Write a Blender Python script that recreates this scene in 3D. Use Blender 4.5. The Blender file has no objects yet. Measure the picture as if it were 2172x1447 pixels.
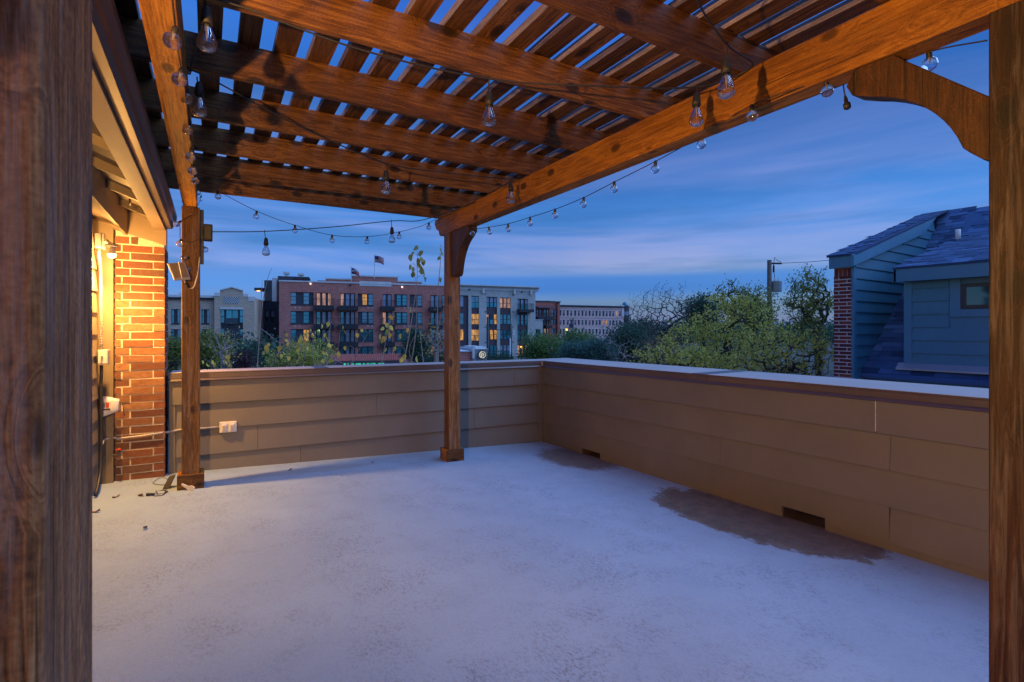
import bpy, math, random
import numpy as np
from mathutils import Vector
random.seed(7)
RNG = np.random.default_rng(7)
S = bpy.context.scene
COL = S.collection
rad = math.radians

# ------------------------------------------------------------------ camera
F, YAW, CX, CY = 1110.96, rad(33.2956), 1086.0, 698.17     # in pixels of the 2172 wide photograph
CAM = np.array([-4.1563, -5.5896, 1.4855])
cd = bpy.data.cameras.new('camera'); cam = bpy.data.objects.new('camera', cd); COL.objects.link(cam)
cam.location = CAM; cam.rotation_euler = (rad(90), 0, -YAW)
cd.sensor_width = 36; cd.sensor_fit = 'HORIZONTAL'; cd.lens = F / 2172 * 36
cd.shift_y = -(723.5 - CY) / 2172
cd.clip_start = 0.02; cd.clip_end = 3000
cd.dof.use_dof = True; cd.dof.focus_distance = 6.0; cd.dof.aperture_fstop = 22.0
S.camera = cam

# ------------------------------------------------------------------ sky
w = bpy.data.worlds.new('World'); S.world = w; w.use_nodes = True
nt = w.node_tree; nt.nodes.clear()
def N(t, **k):
    n = nt.nodes.new(t)
    for a, b in k.items(): setattr(n, a, b)
    return n
def LK(a, b): nt.links.new(a, b)
def ramp(node, stops, interp='LINEAR'):
    cr = node.color_ramp; cr.interpolation = interp
    while len(cr.elements) < len(stops): cr.elements.new(0.5)
    for e, (p, c) in zip(cr.elements, stops):
        e.position = p; e.color = (*c, 1) if len(c) == 3 else c
SUN_EL, SUN_ROT = 4.0, 262.0
tc = N('ShaderNodeTexCoord'); sep = N('ShaderNodeSeparateXYZ'); LK(tc.outputs['Generated'], sep.inputs[0])
base = N('ShaderNodeValToRGB')
ramp(base, [(0.0, (.08, .17, .50)), (.05, (.045, .14, .50)), (.085, (.05, .12, .44)), (.12, (.04, .10, .40)), (.2, (.03, .11, .36)),
            (.27, (.008, .06, .24)), (.34, (.0, .03, .15)), (.40, (.0, .035, .20)), (.47, (.01, .08, .40)), (.6, (.0, .05, .40)), (1.0, (.0, .03, .40))])
LK(sep.outputs['Z'], base.inputs[0])
# streaky dusk clouds: noise on a plane overhead, drawn out along one direction
zc = N('ShaderNodeMath', operation='MAXIMUM'); LK(sep.outputs['Z'], zc.inputs[0]); zc.inputs[1].default_value = 0.02
za = N('ShaderNodeMath', operation='ADD'); LK(zc.outputs[0], za.inputs[0]); za.inputs[1].default_value = 0.06
dvx = N('ShaderNodeMath', operation='DIVIDE'); LK(sep.outputs['X'], dvx.inputs[0]); LK(za.outputs[0], dvx.inputs[1])
dvy = N('ShaderNodeMath', operation='DIVIDE'); LK(sep.outputs['Y'], dvy.inputs[0]); LK(za.outputs[0], dvy.inputs[1])
cmb = N('ShaderNodeCombineXYZ'); LK(dvx.outputs[0], cmb.inputs[0]); LK(dvy.outputs[0], cmb.inputs[1])
mp = N('ShaderNodeMapping'); LK(tc.outputs['Generated'], mp.inputs[0])      # long level bands, tilted a little
mp.inputs['Rotation'].default_value = (rad(1.2), rad(-1.5), rad(20)); mp.inputs['Scale'].default_value = (.8, .8, 9.0)
nz = N('ShaderNodeTexNoise'); nz.inputs['Scale'].default_value = 1.25; nz.inputs['Detail'].default_value = 9
nz.inputs['Roughness'].default_value = .55; nz.inputs['Distortion'].default_value = .5; LK(mp.outputs[0], nz.inputs['Vector'])
cr1 = N('ShaderNodeValToRGB'); ramp(cr1, [(.40, (0, 0, 0)), (.62, (1, 1, 1))]); LK(nz.outputs['Fac'], cr1.inputs[0])
# where in height the cloud deck lies
hm = N('ShaderNodeValToRGB'); ramp(hm, [(.0, (.55, .55, .55)), (.045, (.5, .5, .5)), (.075, (.05, .05, .05)), (.092, (.1, .1, .1)), (.115, (.95, .95, .95)), (.19, (.75, .75, .75)), (.26, (.45, .45, .45)), (.34, (.2, .2, .2)), (.6, (.05, .05, .05))]); LK(sep.outputs['Z'], hm.inputs[0])
mul = N('ShaderNodeMath', operation='MULTIPLY'); LK(cr1.outputs[0], mul.inputs[0]); LK(hm.outputs[0], mul.inputs[1])
mx = N('ShaderNodeMix', data_type='RGBA'); LK(mul.outputs[0], mx.inputs[0]); LK(base.outputs[0], mx.inputs[6]); mx.inputs[7].default_value = (.25, .215, .39, 1)
nz2 = N('ShaderNodeTexNoise'); nz2.inputs['Scale'].default_value = 2.0; nz2.inputs['Detail'].default_value = 8; LK(mp.outputs[0], nz2.inputs['Vector'])
cr2 = N('ShaderNodeValToRGB'); ramp(cr2, [(.48, (0, 0, 0)), (.62, (1, 1, 1))]); LK(nz2.outputs['Fac'], cr2.inputs[0])
mul2 = N('ShaderNodeMath', operation='MULTIPLY'); LK(cr2.outputs[0], mul2.inputs[0]); LK(hm.outputs[0], mul2.inputs[1])
mx2 = N('ShaderNodeMix', data_type='RGBA'); LK(mul2.outputs[0], mx2.inputs[0]); LK(mx.outputs[2], mx2.inputs[6]); mx2.inputs[7].default_value = (.005, .04, .18, 1)
# a clear deep blue gap under the cloud deck straight ahead, and the paler sky towards the set sun
def facing(az, a, b):
    d_ = N('ShaderNodeVectorMath', operation='DOT_PRODUCT'); LK(tc.outputs['Generated'], d_.inputs[0]); d_.inputs[1].default_value = (math.sin(rad(az)), math.cos(rad(az)), 0)
    r_ = N('ShaderNodeValToRGB'); ramp(r_, [(a, (0, 0, 0)), (b, (1, 1, 1))], 'EASE'); LK(d_.outputs['Value'], r_.inputs[0]); return r_.outputs[0]
gp = N('ShaderNodeValToRGB'); ramp(gp, [(.052, (0, 0, 0)), (.076, (1, 1, 1)), (.092, (.85, .85, .85)), (.106, (0, 0, 0))], 'EASE'); LK(sep.outputs['Z'], gp.inputs[0])
gm = N('ShaderNodeMath', operation='MULTIPLY'); LK(gp.outputs[0], gm.inputs[0]); LK(facing(44, .80, .985), gm.inputs[1])
mx3 = N('ShaderNodeMix', data_type='RGBA'); LK(gm.outputs[0], mx3.inputs[0]); LK(mx2.outputs[2], mx3.inputs[6]); mx3.inputs[7].default_value = (.0, .05, .40, 1)
wg = N('ShaderNodeMix', data_type='RGBA', blend_type='ADD'); LK(facing(-20, .45, 1.0), wg.inputs[0]); LK(mx3.outputs[2], wg.inputs[6]); wg.inputs[7].default_value = (.02, .08, .20, 1)
bg1 = N('ShaderNodeBackground'); LK(wg.outputs[2], bg1.inputs[0]); bg1.inputs[1].default_value = 1.0
sky = N('ShaderNodeTexSky', sky_type='NISHITA'); sky.sun_disc = False; sky.sun_elevation = rad(SUN_EL); sky.sun_rotation = rad(SUN_ROT)
tint = N('ShaderNodeMix', data_type='RGBA', blend_type='MULTIPLY'); tint.inputs[0].default_value = 1     # the photograph's cold white balance
LK(sky.outputs[0], tint.inputs[6]); tint.inputs[7].default_value = (.16, .40, 1.0, 1)
bg2 = N('ShaderNodeBackground'); LK(tint.outputs[2], bg2.inputs[0]); bg2.inputs[1].default_value = 0.15
ad = N('ShaderNodeAddShader'); LK(bg1.outputs[0], ad.inputs[0]); LK(bg2.outputs[0], ad.inputs[1])
wo = N('ShaderNodeOutputWorld'); LK(ad.outputs[0], wo.inputs[0])

# broad soft twilight from the open side, high over the long parapet
sd = bpy.data.lights.new('sun', 'SUN'); sd.energy = 3.3; sd.angle = rad(75); sd.color = (.34, .57, 1.0)
so = bpy.data.objects.new('sun', sd); COL.objects.link(so)
so.rotation_euler = Vector((-.52, .40, -.74)).to_track_quat('-Z', 'Y').to_euler()
S.view_settings.view_transform = 'Standard'; S.view_settings.look = 'None'
S.view_settings.exposure = 0.0; S.view_settings.gamma = 1.0; S.view_settings.use_curve_mapping = False
S.cycles.use_denoising = True
S.cycles.max_bounces = 6; S.cycles.transparent_max_bounces = 16
S.cycles.sample_clamp_indirect = 4.0

# ------------------------------------------------------------------ measuring helpers
Rv = np.array([math.cos(YAW), -math.sin(YAW), 0]); Dv = np.array([math.sin(YAW), math.cos(YAW), 0])
PS, SK, FX, FY = .0582, -.0855, -.0277, .0088
def ray(px, py): return Rv * (px - CX) / F + Dv + np.array([0, 0, -(py - CY) / F])
def at_plane(px, py, n, c):
    r = ray(px, py); n = np.array(n, float); return CAM + r * ((c - n @ CAM) / (n @ r))
def at_d(px, py, d): return CAM + ray(px, py) * d
def at_z(px, py, z): return at_plane(px, py, (0, 0, 1), z)
def at_floor(px, py): return at_plane(px, py, (-FX, -FY, 1), 0)
def loc(p):
    k = 1 / (1 + PS * PS); return np.array([(p[0] - PS * p[1]) * k, (p[1] + PS * p[0]) * k, p[2]])
def wld(p): return np.array([p[0] + PS * p[1], p[1] - PS * p[0], p[2]])
def at_py(px, py, yl): return loc(at_plane(px, py, (PS, 1, 0), yl * (1 + PS * PS)))
def at_pxl(px, py, xl): return loc(at_plane(px, py, (1, -PS, 0), xl * (1 + PS * PS)))
def at_far(px, py, off=0): return at_plane(px, py, (-SK, 1, 0), off)
PROT = -math.atan(PS)         # turn of the pergola and house
FROT = math.atan(SK)          # turn of the far parapet
def fz(x, y): return FX * x + FY * y
def fzl(x, y): p = wld((x, y, 0)); return fz(p[0], p[1])

# ------------------------------------------------------------------ object helpers
OFF = {}
def tag(o, label=None, cat=None, group=None, kind=None):
    if label: o['label'] = label
    if cat: o['category'] = cat
    if group: o['group'] = group
    if kind: o['kind'] = kind
    return o
def thing(name, label, cat, at=(0, 0, 0), rot=0.0, group=None, frame=None):
    """an Empty at the thing's base; at is given in the frame (world, or turned by rot about the origin)"""
    o = bpy.data.objects.new(name, None); COL.objects.link(o); o.empty_display_size = .1
    at = np.array(at, float)
    if frame == 'perg': o.location = wld(at); rot = PROT
    elif frame == 'far': c, s = math.cos(FROT), math.sin(FROT); o.location = (at[0] * c - at[1] * s, at[0] * s + at[1] * c, at[2]); rot = FROT
    else: o.location = at
    o.rotation_euler = (0, 0, rot)
    OFF[o.name] = at if frame else np.zeros(3)
    return tag(o, label, cat, group, 'thing')
def root_off(p):
    while p is not None and p.parent is not None: p = p.parent
    return OFF.get(p.name, np.zeros(3)) if p is not None else np.zeros(3)
class MB:
    def __init__(s): s.v = []; s.f = []
    def add(s, vs, fs):
        b = len(s.v); s.v += [tuple(map(float, v)) for v in vs]; s.f += [tuple(i + b for i in f) for f in fs]; return s
    def box(s, x0, x1, y0, y1, z0, z1):
        x0, x1 = min(x0, x1), max(x0, x1); y0, y1 = min(y0, y1), max(y0, y1); z0, z1 = min(z0, z1), max(z0, z1)
        return s.add([(x0, y0, z0), (x1, y0, z0), (x1, y1, z0), (x0, y1, z0), (x0, y0, z1), (x1, y0, z1), (x1, y1, z1), (x0, y1, z1)],
                     [(0, 3, 2, 1), (4, 5, 6, 7), (0, 1, 5, 4), (1, 2, 6, 5), (2, 3, 7, 6), (3, 0, 4, 7)])
    def prism(s, pts, axis, a0, a1):
        """polygon of (p,q) pairs extruded along axis: x -> (y,z), y -> (x,z), z -> (x,y)"""
        n = len(pts)
        def m(p, a): return {'x': (a, p[0], p[1]), 'y': (p[0], a, p[1]), 'z': (p[0], p[1], a)}[axis]
        vs = [m(p, a0) for p in pts] + [m(p, a1) for p in pts]
        area = sum(pts[i][0] * pts[(i + 1) % n][1] - pts[(i + 1) % n][0] * pts[i][1] for i in range(n))
        fs = [tuple(range(n)), tuple(range(2 * n - 1, n - 1, -1))] + [(i, i + n, (i + 1) % n + n, (i + 1) % n) for i in range(n)]
        flip = (area > 0) ^ (axis == 'y') ^ (a1 < a0)
        if flip: fs = [tuple(reversed(f)) for f in fs]
        return s.add(vs, fs)
    def hexa(s, b, t):
        """bottom quad and top quad"""
        return s.add(list(b) + list(t), [(0, 3, 2, 1), (4, 5, 6, 7), (0, 1, 5, 4), (1, 2, 6, 5), (2, 3, 7, 6), (3, 0, 4, 7)])
    def slab(s, quad, nrm):
        """a quad given thickness along the vector nrm"""
        q = [np.array(p, float) for p in quad]; n = np.array(nrm, float)
        return s.hexa(q, [p + n for p in q])
    def tube(s, path, r, n=8, caps=True):
        P = [np.array(p, float) for p in path]; k = len(P)
        rr = r if hasattr(r, '__len__') else [r] * k
        vs = []; up = None
        for i in range(k):
            t = P[min(i + 1, k - 1)] - P[max(i - 1, 0)]; t = t / (np.linalg.norm(t) + 1e-12)
            if up is None:
                up = np.cross(t, (0, 0, 1) if abs(t[2]) < .9 else (1, 0, 0))
            up = up - t * (up @ t); up = up / (np.linalg.norm(up) + 1e-12); q = np.cross(t, up)
            for j in range(n):
                a = 2 * math.pi * j / n; vs.append(P[i] + rr[i] * (math.cos(a) * up + math.sin(a) * q))
        fs = [(i * n + j, i * n + (j + 1) % n, (i + 1) * n + (j + 1) % n, (i + 1) * n + j) for i in range(k - 1) for j in range(n)]
        if caps: fs += [tuple(range(n - 1, -1, -1)), tuple(range((k - 1) * n, k * n))]
        return s.add(vs, fs)
    def lathe(s, prof, o=(0, 0, 0), n=14, ax=None):
        """profile of (radius, height) turned about z (or about the direction ax) at o"""
        o = np.array(o, float); ax = np.array(ax if ax is not None else (0, 0, 1), float); ax /= np.linalg.norm(ax)
        u = np.cross(ax, (1, 0, 0) if abs(ax[0]) < .9 else (0, 1, 0)); u /= np.linalg.norm(u); q = np.cross(ax, u)
        vs = []; k = len(prof)
        for r, h in prof:
            for j in range(n):
                a = 2 * math.pi * j / n; vs.append(o + ax * h + max(r, 1e-5) * (math.cos(a) * u + math.sin(a) * q))
        fs = [(i * n + j, i * n + (j + 1) % n, (i + 1) * n + (j + 1) % n, (i + 1) * n + j) for i in range(k - 1) for j in range(n)]
        fs += [tuple(range(n - 1, -1, -1)), tuple(range((k - 1) * n, k * n))]
        return s.add(vs, fs)
    def mesh(s, name, off=None):
        me = bpy.data.meshes.new(name)
        v = s.v if off is None else [(a - off[0], b - off[1], c - off[2]) for a, b, c in s.v]
        me.from_pydata(v, [], s.f); me.update(); return me
    def build(s, name, m, parent=None, smooth=False, bevel=0, at=None):
        off = root_off(parent)
        if at is not None: off = np.array(at, float)
        me = s.mesh(name, off); me.materials.append(m)
        if smooth:
            me.polygons.foreach_set('use_smooth', [True] * len(me.polygons))
        o = bpy.data.objects.new(name, me); COL.objects.link(o)
        if parent is not None:
            o.parent = parent
            if at is not None: o.location = np.array(at, float) - root_off(parent)
        elif at is not None: o.location = at
        if bevel:
            b = o.modifiers.new('edge', 'BEVEL'); b.width = bevel; b.segments = 2; b.limit_method = 'ANGLE'
        return o
def inst(name, me, parent, at, rot=(0, 0, 0), scale=(1, 1, 1)):
    o = bpy.data.objects.new(name, me); COL.objects.link(o); o.parent = parent
    o.location = np.array(at, float) - root_off(parent); o.rotation_euler = rot; o.scale = scale
    return o

# ------------------------------------------------------------------ materials
def newmat(name):
    m = bpy.data.materials.new(name); m.use_nodes = True
    t = m.node_tree; b = t.nodes['Principled BSDF']; return m, t, b
class G:
    def __init__(s, name): s.m, s.t, s.b = newmat(name)
    def n(s, ty, **k):
        x = s.t.nodes.new(ty)
        for a, v in k.items():
            if a in ('inp',): continue
            setattr(x, a, v)
        for a, v in k.get('inp', {}).items():
            if hasattr(v, 'is_output') or hasattr(v, 'links') and not isinstance(v, (int, float, tuple)): s.t.links.new(v, x.inputs[a])
            else: x.inputs[a].default_value = v
        return x
    def l(s, a, b): s.t.links.new(a, b)
    def coord(s, scale=(1, 1, 1), rand=0.0, rot=(0, 0, 0)):
        tcn = s.n('ShaderNodeTexCoord'); out = tcn.outputs['Object']
        if rand:
            oi = s.n('ShaderNodeObjectInfo'); mu = s.n('ShaderNodeMath', operation='MULTIPLY'); s.l(oi.outputs['Random'], mu.inputs[0]); mu.inputs[1].default_value = rand
            va = s.n('ShaderNodeVectorMath', operation='ADD'); s.l(out, va.inputs[0]); s.l(mu.outputs[0], va.inputs[1]); out = va.outputs[0]
        mpn = s.n('ShaderNodeMapping'); s.l(out, mpn.inputs[0]); mpn.inputs['Scale'].default_value = scale; mpn.inputs['Rotation'].default_value = rot
        return mpn.outputs[0]
    def noise(s, vec, scale, detail=4, rough=.5, dist=0):
        x = s.n('ShaderNodeTexNoise'); s.l(vec, x.inputs['Vector']); x.inputs['Scale'].default_value = scale
        x.inputs['Detail'].default_value = detail; x.inputs['Roughness'].default_value = rough; x.inputs['Distortion'].default_value = dist
        return x.outputs['Fac']
    def ramp(s, fac, stops):
        x = s.n('ShaderNodeValToRGB'); ramp(x, stops); s.l(fac, x.inputs[0]); return x.outputs[0]
    def mix(s, fac, a, b, mode='MIX'):
        x = s.n('ShaderNodeMix', data_type='RGBA', blend_type=mode)
        for sock, v in ((x.inputs[0], fac), (x.inputs[6], a), (x.inputs[7], b)):
            if isinstance(v, (int, float)): sock.default_value = v
            elif isinstance(v, tuple): sock.default_value = (*v, 1)
            else: s.l(v, sock)
        return x.outputs[2]
    def math(s, op, a, b=0.0):
        x = s.n('ShaderNodeMath', operation=op)
        for i, v in enumerate((a, b)):
            if isinstance(v, (int, float)): x.inputs[i].default_value = v
            else: s.l(v, x.inputs[i])
        return x.outputs[0]
    def bump(s, h, strength=.3, dist=.01):
        x = s.n('ShaderNodeBump'); s.l(h, x.inputs['Height']); x.inputs['Strength'].default_value = strength; x.inputs['Distance'].default_value = dist
        s.l(x.outputs[0], s.b.inputs['Normal'])
    def out(s, col=None, rough=None, metal=0, spec=None):
        if col is not None:
            if isinstance(col, tuple): s.b.inputs['Base Color'].default_value = (*col, 1)
            else: s.l(col, s.b.inputs['Base Color'])
        if rough is not None:
            if isinstance(rough, (int, float)): s.b.inputs['Roughness'].default_value = rough
            else: s.l(rough, s.b.inputs['Roughness'])
        s.b.inputs['Metallic'].default_value = metal
        if spec is not None: s.b.inputs['Specular IOR Level'].default_value = spec
        return s.m
def plain(name, col, rough=.5, metal=0, var=.25, scale=6, bump=0.0, rand=3.0, spec=None):
    g = G(name); v = g.coord(rand=rand); f = g.noise(v, scale, 5)
    c = g.ramp(f, [(.25, tuple(x * (1 - var) for x in col)), (.75, tuple(min(1, x * (1 + var)) for x in col))])
    if bump: g.bump(g.noise(v, scale * 12, 3), bump, .004)
    return g.out(c, rough, metal, spec)
def wood(name, axis, dark, mid, light, rough=.6, knots=True, scale=1.0, weather=0.0, con=1.0):
    """sawn timber: growth-ring figure, pores along the grain, saw fuzz, knots with drawn-in grain"""
    g = G(name); ai = 'xyz'.index(axis)
    def sc(a, l): q = [a * scale] * 3; q[ai] = l * scale; return tuple(q)
    # knots bend the grain around them
    kv = g.coord(sc(6.5, 3.6), rand=17.0)
    vo = g.n('ShaderNodeTexVoronoi'); g.l(kv, vo.inputs['Vector']); vo.inputs['Scale'].default_value = 1.0
    kd = vo.outputs['Distance']
    bend = g.ramp(kd, [(.0, (1, 1, 1)), (.45, (0, 0, 0))])
    v = g.coord(sc(13, 1.0), rand=9.0)
    va = g.n('ShaderNodeVectorMath', operation='ADD'); g.l(v, va.inputs[0])
    bm = g.n('ShaderNodeVectorMath', operation='SCALE'); g.l(bend, bm.inputs[0]); bm.inputs[3].default_value = .9 if knots else 0; g.l(bm.outputs[0], va.inputs[1])
    fig = g.noise(va.outputs[0], 1.0, 3, .5, 1.2)
    rings = g.math('SINE', g.math('MULTIPLY', fig, 40.0))
    rings = g.math('ADD', g.math('MULTIPLY', rings, .5), .5)
    pores = g.noise(g.coord(sc(150, 7), rand=2.0), 1.0, 3, .6)
    fuzz = g.noise(g.coord((190, 190, 190), rand=3.0), 1.0, 2, .6)
    broad = g.noise(g.coord(sc(5, .7), rand=5.0), 1.0, 4, .6, .6)
    h = g.math('ADD', g.math('MULTIPLY', rings, .17), g.math('ADD', g.math('MULTIPLY', pores, .62), g.math('MULTIPLY', fuzz, .48)))
    c = g.ramp(h, [(.36, dark), (.62, mid), (.90, light)])
    c = g.mix(g.math('MULTIPLY', g.ramp(broad, [(.35, (0, 0, 0)), (.68, (1, 1, 1))]), .6 * con), c, tuple(x * .5 for x in dark))
    ck = g.noise(g.coord(sc(60, .9), rand=6.0), 1.0, 2, .5, .2)          # drying checks
    c = g.mix(g.math('MULTIPLY', g.ramp(ck, [(.66, (0, 0, 0)), (.70, (1, 1, 1))]), .8), c, tuple(x * .2 for x in dark))
    if knots:
        kn = g.ramp(kd, [(.10, (1, 1, 1)), (.17, (.8, .8, .8)), (.22, (0, 0, 0))])
        c = g.mix(g.math('MULTIPLY', kn, .9), c, tuple(x * .3 for x in dark))
    oi = g.n('ShaderNodeObjectInfo'); c = g.mix(1.0, c, g.ramp(oi.outputs['Random'], [(0, (.66, .62, .62)), (.5, (1, 1, 1)), (1, (1.3, 1.34, 1.4))]), 'MULTIPLY')
    if weather:
        wn = g.noise(g.coord(sc(38, 2.2), rand=4.0), 1.0, 5, .7, .8)
        c = g.mix(g.math('MULTIPLY', g.ramp(wn, [(.5, (0, 0, 0)), (.64, (1, 1, 1))]), weather), c, (.42, .37, .34))
    g.bump(g.math('ADD', h, g.math('MULTIPLY', ck, -.2)), .55, .004)
    return g.out(c, rough, 0, .3)
WD, WM, WL = (.055, .021, .007), (.19, .080, .018), (.34, .16, .04)
M = {}
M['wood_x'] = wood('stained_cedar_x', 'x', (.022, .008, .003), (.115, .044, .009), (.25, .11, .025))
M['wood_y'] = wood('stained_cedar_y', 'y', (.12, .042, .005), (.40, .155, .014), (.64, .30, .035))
M['wood_z'] = wood('stained_cedar_z', 'z', WD, WM, WL, weather=.25)
M['slat'] = wood('slat_cedar', 'y', (.012, .005, .003), (.085, .034, .009), (.19, .080, .022), knots=True, scale=.8)
M['slat_edge'] = wood('weathered_skylit_edge', 'y', (.06, .045, .04), (.17, .135, .12), (.30, .25, .23), knots=False, weather=.3)
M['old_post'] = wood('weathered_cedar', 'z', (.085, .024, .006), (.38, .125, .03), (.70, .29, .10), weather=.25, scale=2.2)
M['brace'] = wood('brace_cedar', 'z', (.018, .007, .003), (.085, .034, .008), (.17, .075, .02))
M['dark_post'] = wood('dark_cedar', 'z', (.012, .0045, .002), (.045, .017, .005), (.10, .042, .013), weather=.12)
def paint(name, col, var=.12, rough=.5, bump=.12):
    g = G(name); v = g.coord((1, 1, 1), rand=6.0)
    f = g.noise(v, 2.2, 6, .6); g2 = g.noise(v, 160, 2)
    c = g.ramp(f, [(.25, tuple(x * (1 - var) for x in col)), (.75, tuple(x * (1 + var) for x in col))])
    st = g.noise(g.coord((26, 26, 2.2), rand=3.0), 1.0, 5, .6)
    c = g.mix(g.math('MULTIPLY', g.ramp(st, [(.55, (0, 0, 0)), (.8, (1, 1, 1))]), .16), c, tuple(x * .7 for x in col))
    g.bump(g2, bump, .002)
    return g.out(c, rough)
M['siding'] = paint('brown_siding_paint', (.130, .114, .098))
M['siding_tan'] = paint('tan_siding_paint', (.17, .13, .085))
M['trim_tan'] = paint('tan_trim_paint', (.23, .17, .11), rough=.6, bump=.3)
M['coping'] = plain('brown_metal_coping', (.075, .052, .048), .36, 0, .12, 2.0, rand=1.0, spec=.6)
M['copetop'] = plain('skylit_metal_coping', (.42, .355, .31), .5, 0, .1, 1.4, spec=.5)  # pale colour stands in for sky reflected on the coping's upper face
M['gutter'] = plain('brown_gutter_metal', (.10, .075, .065), .42, 0, .15, 3)
M['caulk'] = plain('white_caulk', (.6, .57, .52), .7, 0, .2, 30)
M['black'] = plain('black_plastic', (.015, .015, .016), .45, 0, .2, 20)
M['grey_plastic'] = plain('grey_plastic', (.34, .32, .30), .5, 0, .1, 15)
M['white_plastic'] = plain('white_plastic', (.62, .58, .54), .45, 0, .1, 12)
M['conduit'] = plain('grey_conduit', (.30, .27, .25), .45, 0, .15, 12)
M['cable'] = plain('black_cable', (.012, .012, .013), .6, 0, .2, 20)
M['red'] = plain('red_paint', (.45, .03, .02), .45)
M['brass'] = plain('worn_brass', (.28, .17, .08), .4, .7)
def brickmat(name, cols, mot=.55):
    g = G(name); oi = g.n('ShaderNodeObjectInfo')
    c = g.ramp(oi.outputs['Random'], [(i / max(1, len(cols) - 1), x) for i, x in enumerate(cols)])
    v = g.coord(rand=20.0); f = g.noise(v, 26, 6, .65); f2 = g.noise(v, 130, 3, .6)
    c = g.mix(g.math('MULTIPLY', g.ramp(f, [(.35, (0, 0, 0)), (.7, (1, 1, 1))]), mot), c, tuple(x * .45 for x in cols[0]))
    c = g.mix(g.math('MULTIPLY', g.ramp(f2, [(.56, (0, 0, 0)), (.68, (1, 1, 1))]), .45), c, (.07, .04, .035))
    g.bump(g.math('ADD', f, g.math('MULTIPLY', f2, .7)), .6, .006)
    return g.out(c, .85, 0, .2)
M['brick'] = brickmat('red_brick', [(.19, .07, .04), (.27, .12, .06), (.13, .055, .04), (.30, .16, .085), (.22, .085, .04), (.10, .055, .045), (.24, .12, .07)])
M['brick_n'] = brickmat('neighbour_brick', [(.20, .045, .035), (.09, .035, .045), (.26, .07, .045), (.15, .04, .04), (.08, .04, .05)])
g = G('mortar'); v = g.coord(); f = g.noise(v, 60, 5, .7); g.bump(f, .7, .006)
M['mortar'] = g.out(g.ramp(f, [(.3, (.40, .36, .29)), (.7, (.58, .53, .43))]), .9)
g = G('pale_mortar'); v = g.coord(); f = g.noise(v, 60, 5, .7); g.bump(f, .7, .006)
M['mortar_n'] = g.out(g.ramp(f, [(.3, (.48, .48, .50)), (.7, (.66, .65, .68))]), .9)

# terrace coating: pale roller-textured membrane, worn speckle, dirt by the scuppers
g = G('terrace_coating'); tcn = g.n('ShaderNodeTexCoord'); P = tcn.outputs['Object']
v = g.coord(); sx = g.n('ShaderNodeSeparateXYZ'); g.l(P, sx.inputs[0])
big = g.noise(v, .9, 4, .6); med = g.noise(v, 5.0, 5, .65, .3); fine = g.noise(v, 55, 4, .7, .4); grit = g.noise(v, 260, 2)
c = g.ramp(big, [(.3, (.245, .34, .465)), (.7, (.30, .405, .54))])
c = g.mix(g.math('MULTIPLY', g.ramp(med, [(.4, (0, 0, 0)), (.75, (1, 1, 1))]), .18), c, (.225, .30, .41))
area = g.math('MULTIPLY', g.ramp(g.noise(v, 1.7, 4, .6), [(.40, (.2, .2, .2)), (.66, (.8, .8, .8))]), g.ramp(med, [(.40, (.25, .25, .25)), (.66, (1, 1, 1))]))
sk1 = g.noise(g.coord((1, .55, 1), rot=(0, 0, rad(25))), 78, 6, .8, .6)
spk = g.math('MULTIPLY', g.ramp(sk1, [(.51, (0, 0, 0)), (.56, (1, 1, 1))]), area)
c = g.mix(g.math('MULTIPLY', spk, .9), c, (.10, .095, .105))
c = g.mix(g.math('MULTIPLY', g.ramp(grit, [(.56, (0, 0, 0)), (.68, (1, 1, 1))]), .5), c, (.24, .22, .23))
def blob(cx, cy, rx, ry, rot, edge):
    dx = g.math('SUBTRACT', sx.outputs['X'], cx); dy = g.math('SUBTRACT', sx.outputs['Y'], cy)
    a, b = math.cos(rot), math.sin(rot)
    u = g.math('DIVIDE', g.math('ADD', g.math('MULTIPLY', dx, a), g.math('MULTIPLY', dy, b)), rx)
    t = g.math('DIVIDE', g.math('SUBTRACT', g.math('MULTIPLY', dy, a), g.math('MULTIPLY', dx, b)), ry)
    d = g.math('SQRT', g.math('ADD', g.math('MULTIPLY', u, u), g.math('MULTIPLY', t, t)))
    d = g.math('ADD', d, g.math('MULTIPLY', g.math('SUBTRACT', g.noise(v, 6, 9, .78, .3), .5), edge))
    return d
d2 = blob(-.27, -3.17, .48, .92, 0.10, .8)
m2 = g.ramp(d2, [(.88, (1, 1, 1)), (.97, (.8, .8, .8)), (1.03, (0, 0, 0))])
inner = g.mix(g.ramp(g.noise(v, 9, 6, .7), [(.35, (0, 0, 0)), (.7, (1, 1, 1))]), (.082, .056, .040), (.155, .112, .082))
inner = g.mix(g.math('MULTIPLY', g.ramp(g.noise(v, 90, 4, .7), [(.55, (0, 0, 0)), (.7, (1, 1, 1))]), .5), inner, (.34, .29, .27))
c = g.mix(g.math('MULTIPLY', m2, .93), c, inner)
d1 = blob(-.22, -.95, .44, .62, 0.0, .8)
m1 = g.ramp(d1, [(.75, (1, 1, 1)), (1.02, (0, 0, 0))])
c = g.mix(g.math('MULTIPLY', m1, .85), c, inner)
d0 = blob(-.35, -.25, .75, .35, 0.0, .8)
c = g.mix(g.math('MULTIPLY', g.ramp(d0, [(.5, (1, 1, 1)), (1.05, (0, 0, 0))]), .35), c, (.24, .2, .2))
d3 = blob(-3.1, -.12, .9, .12, -.06, .9)
c = g.mix(g.math('MULTIPLY', g.ramp(d3, [(.6, (1, 1, 1)), (1.0, (0, 0, 0))]), .4), c, (.22, .19, .17))
g.bump(g.math('ADD', g.math('ADD', fine, g.math('MULTIPLY', grit, .4)), g.math('MULTIPLY', spk, -.5)), .4, .006)
M['floor'] = g.out(c, .75, 0, .25)

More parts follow.
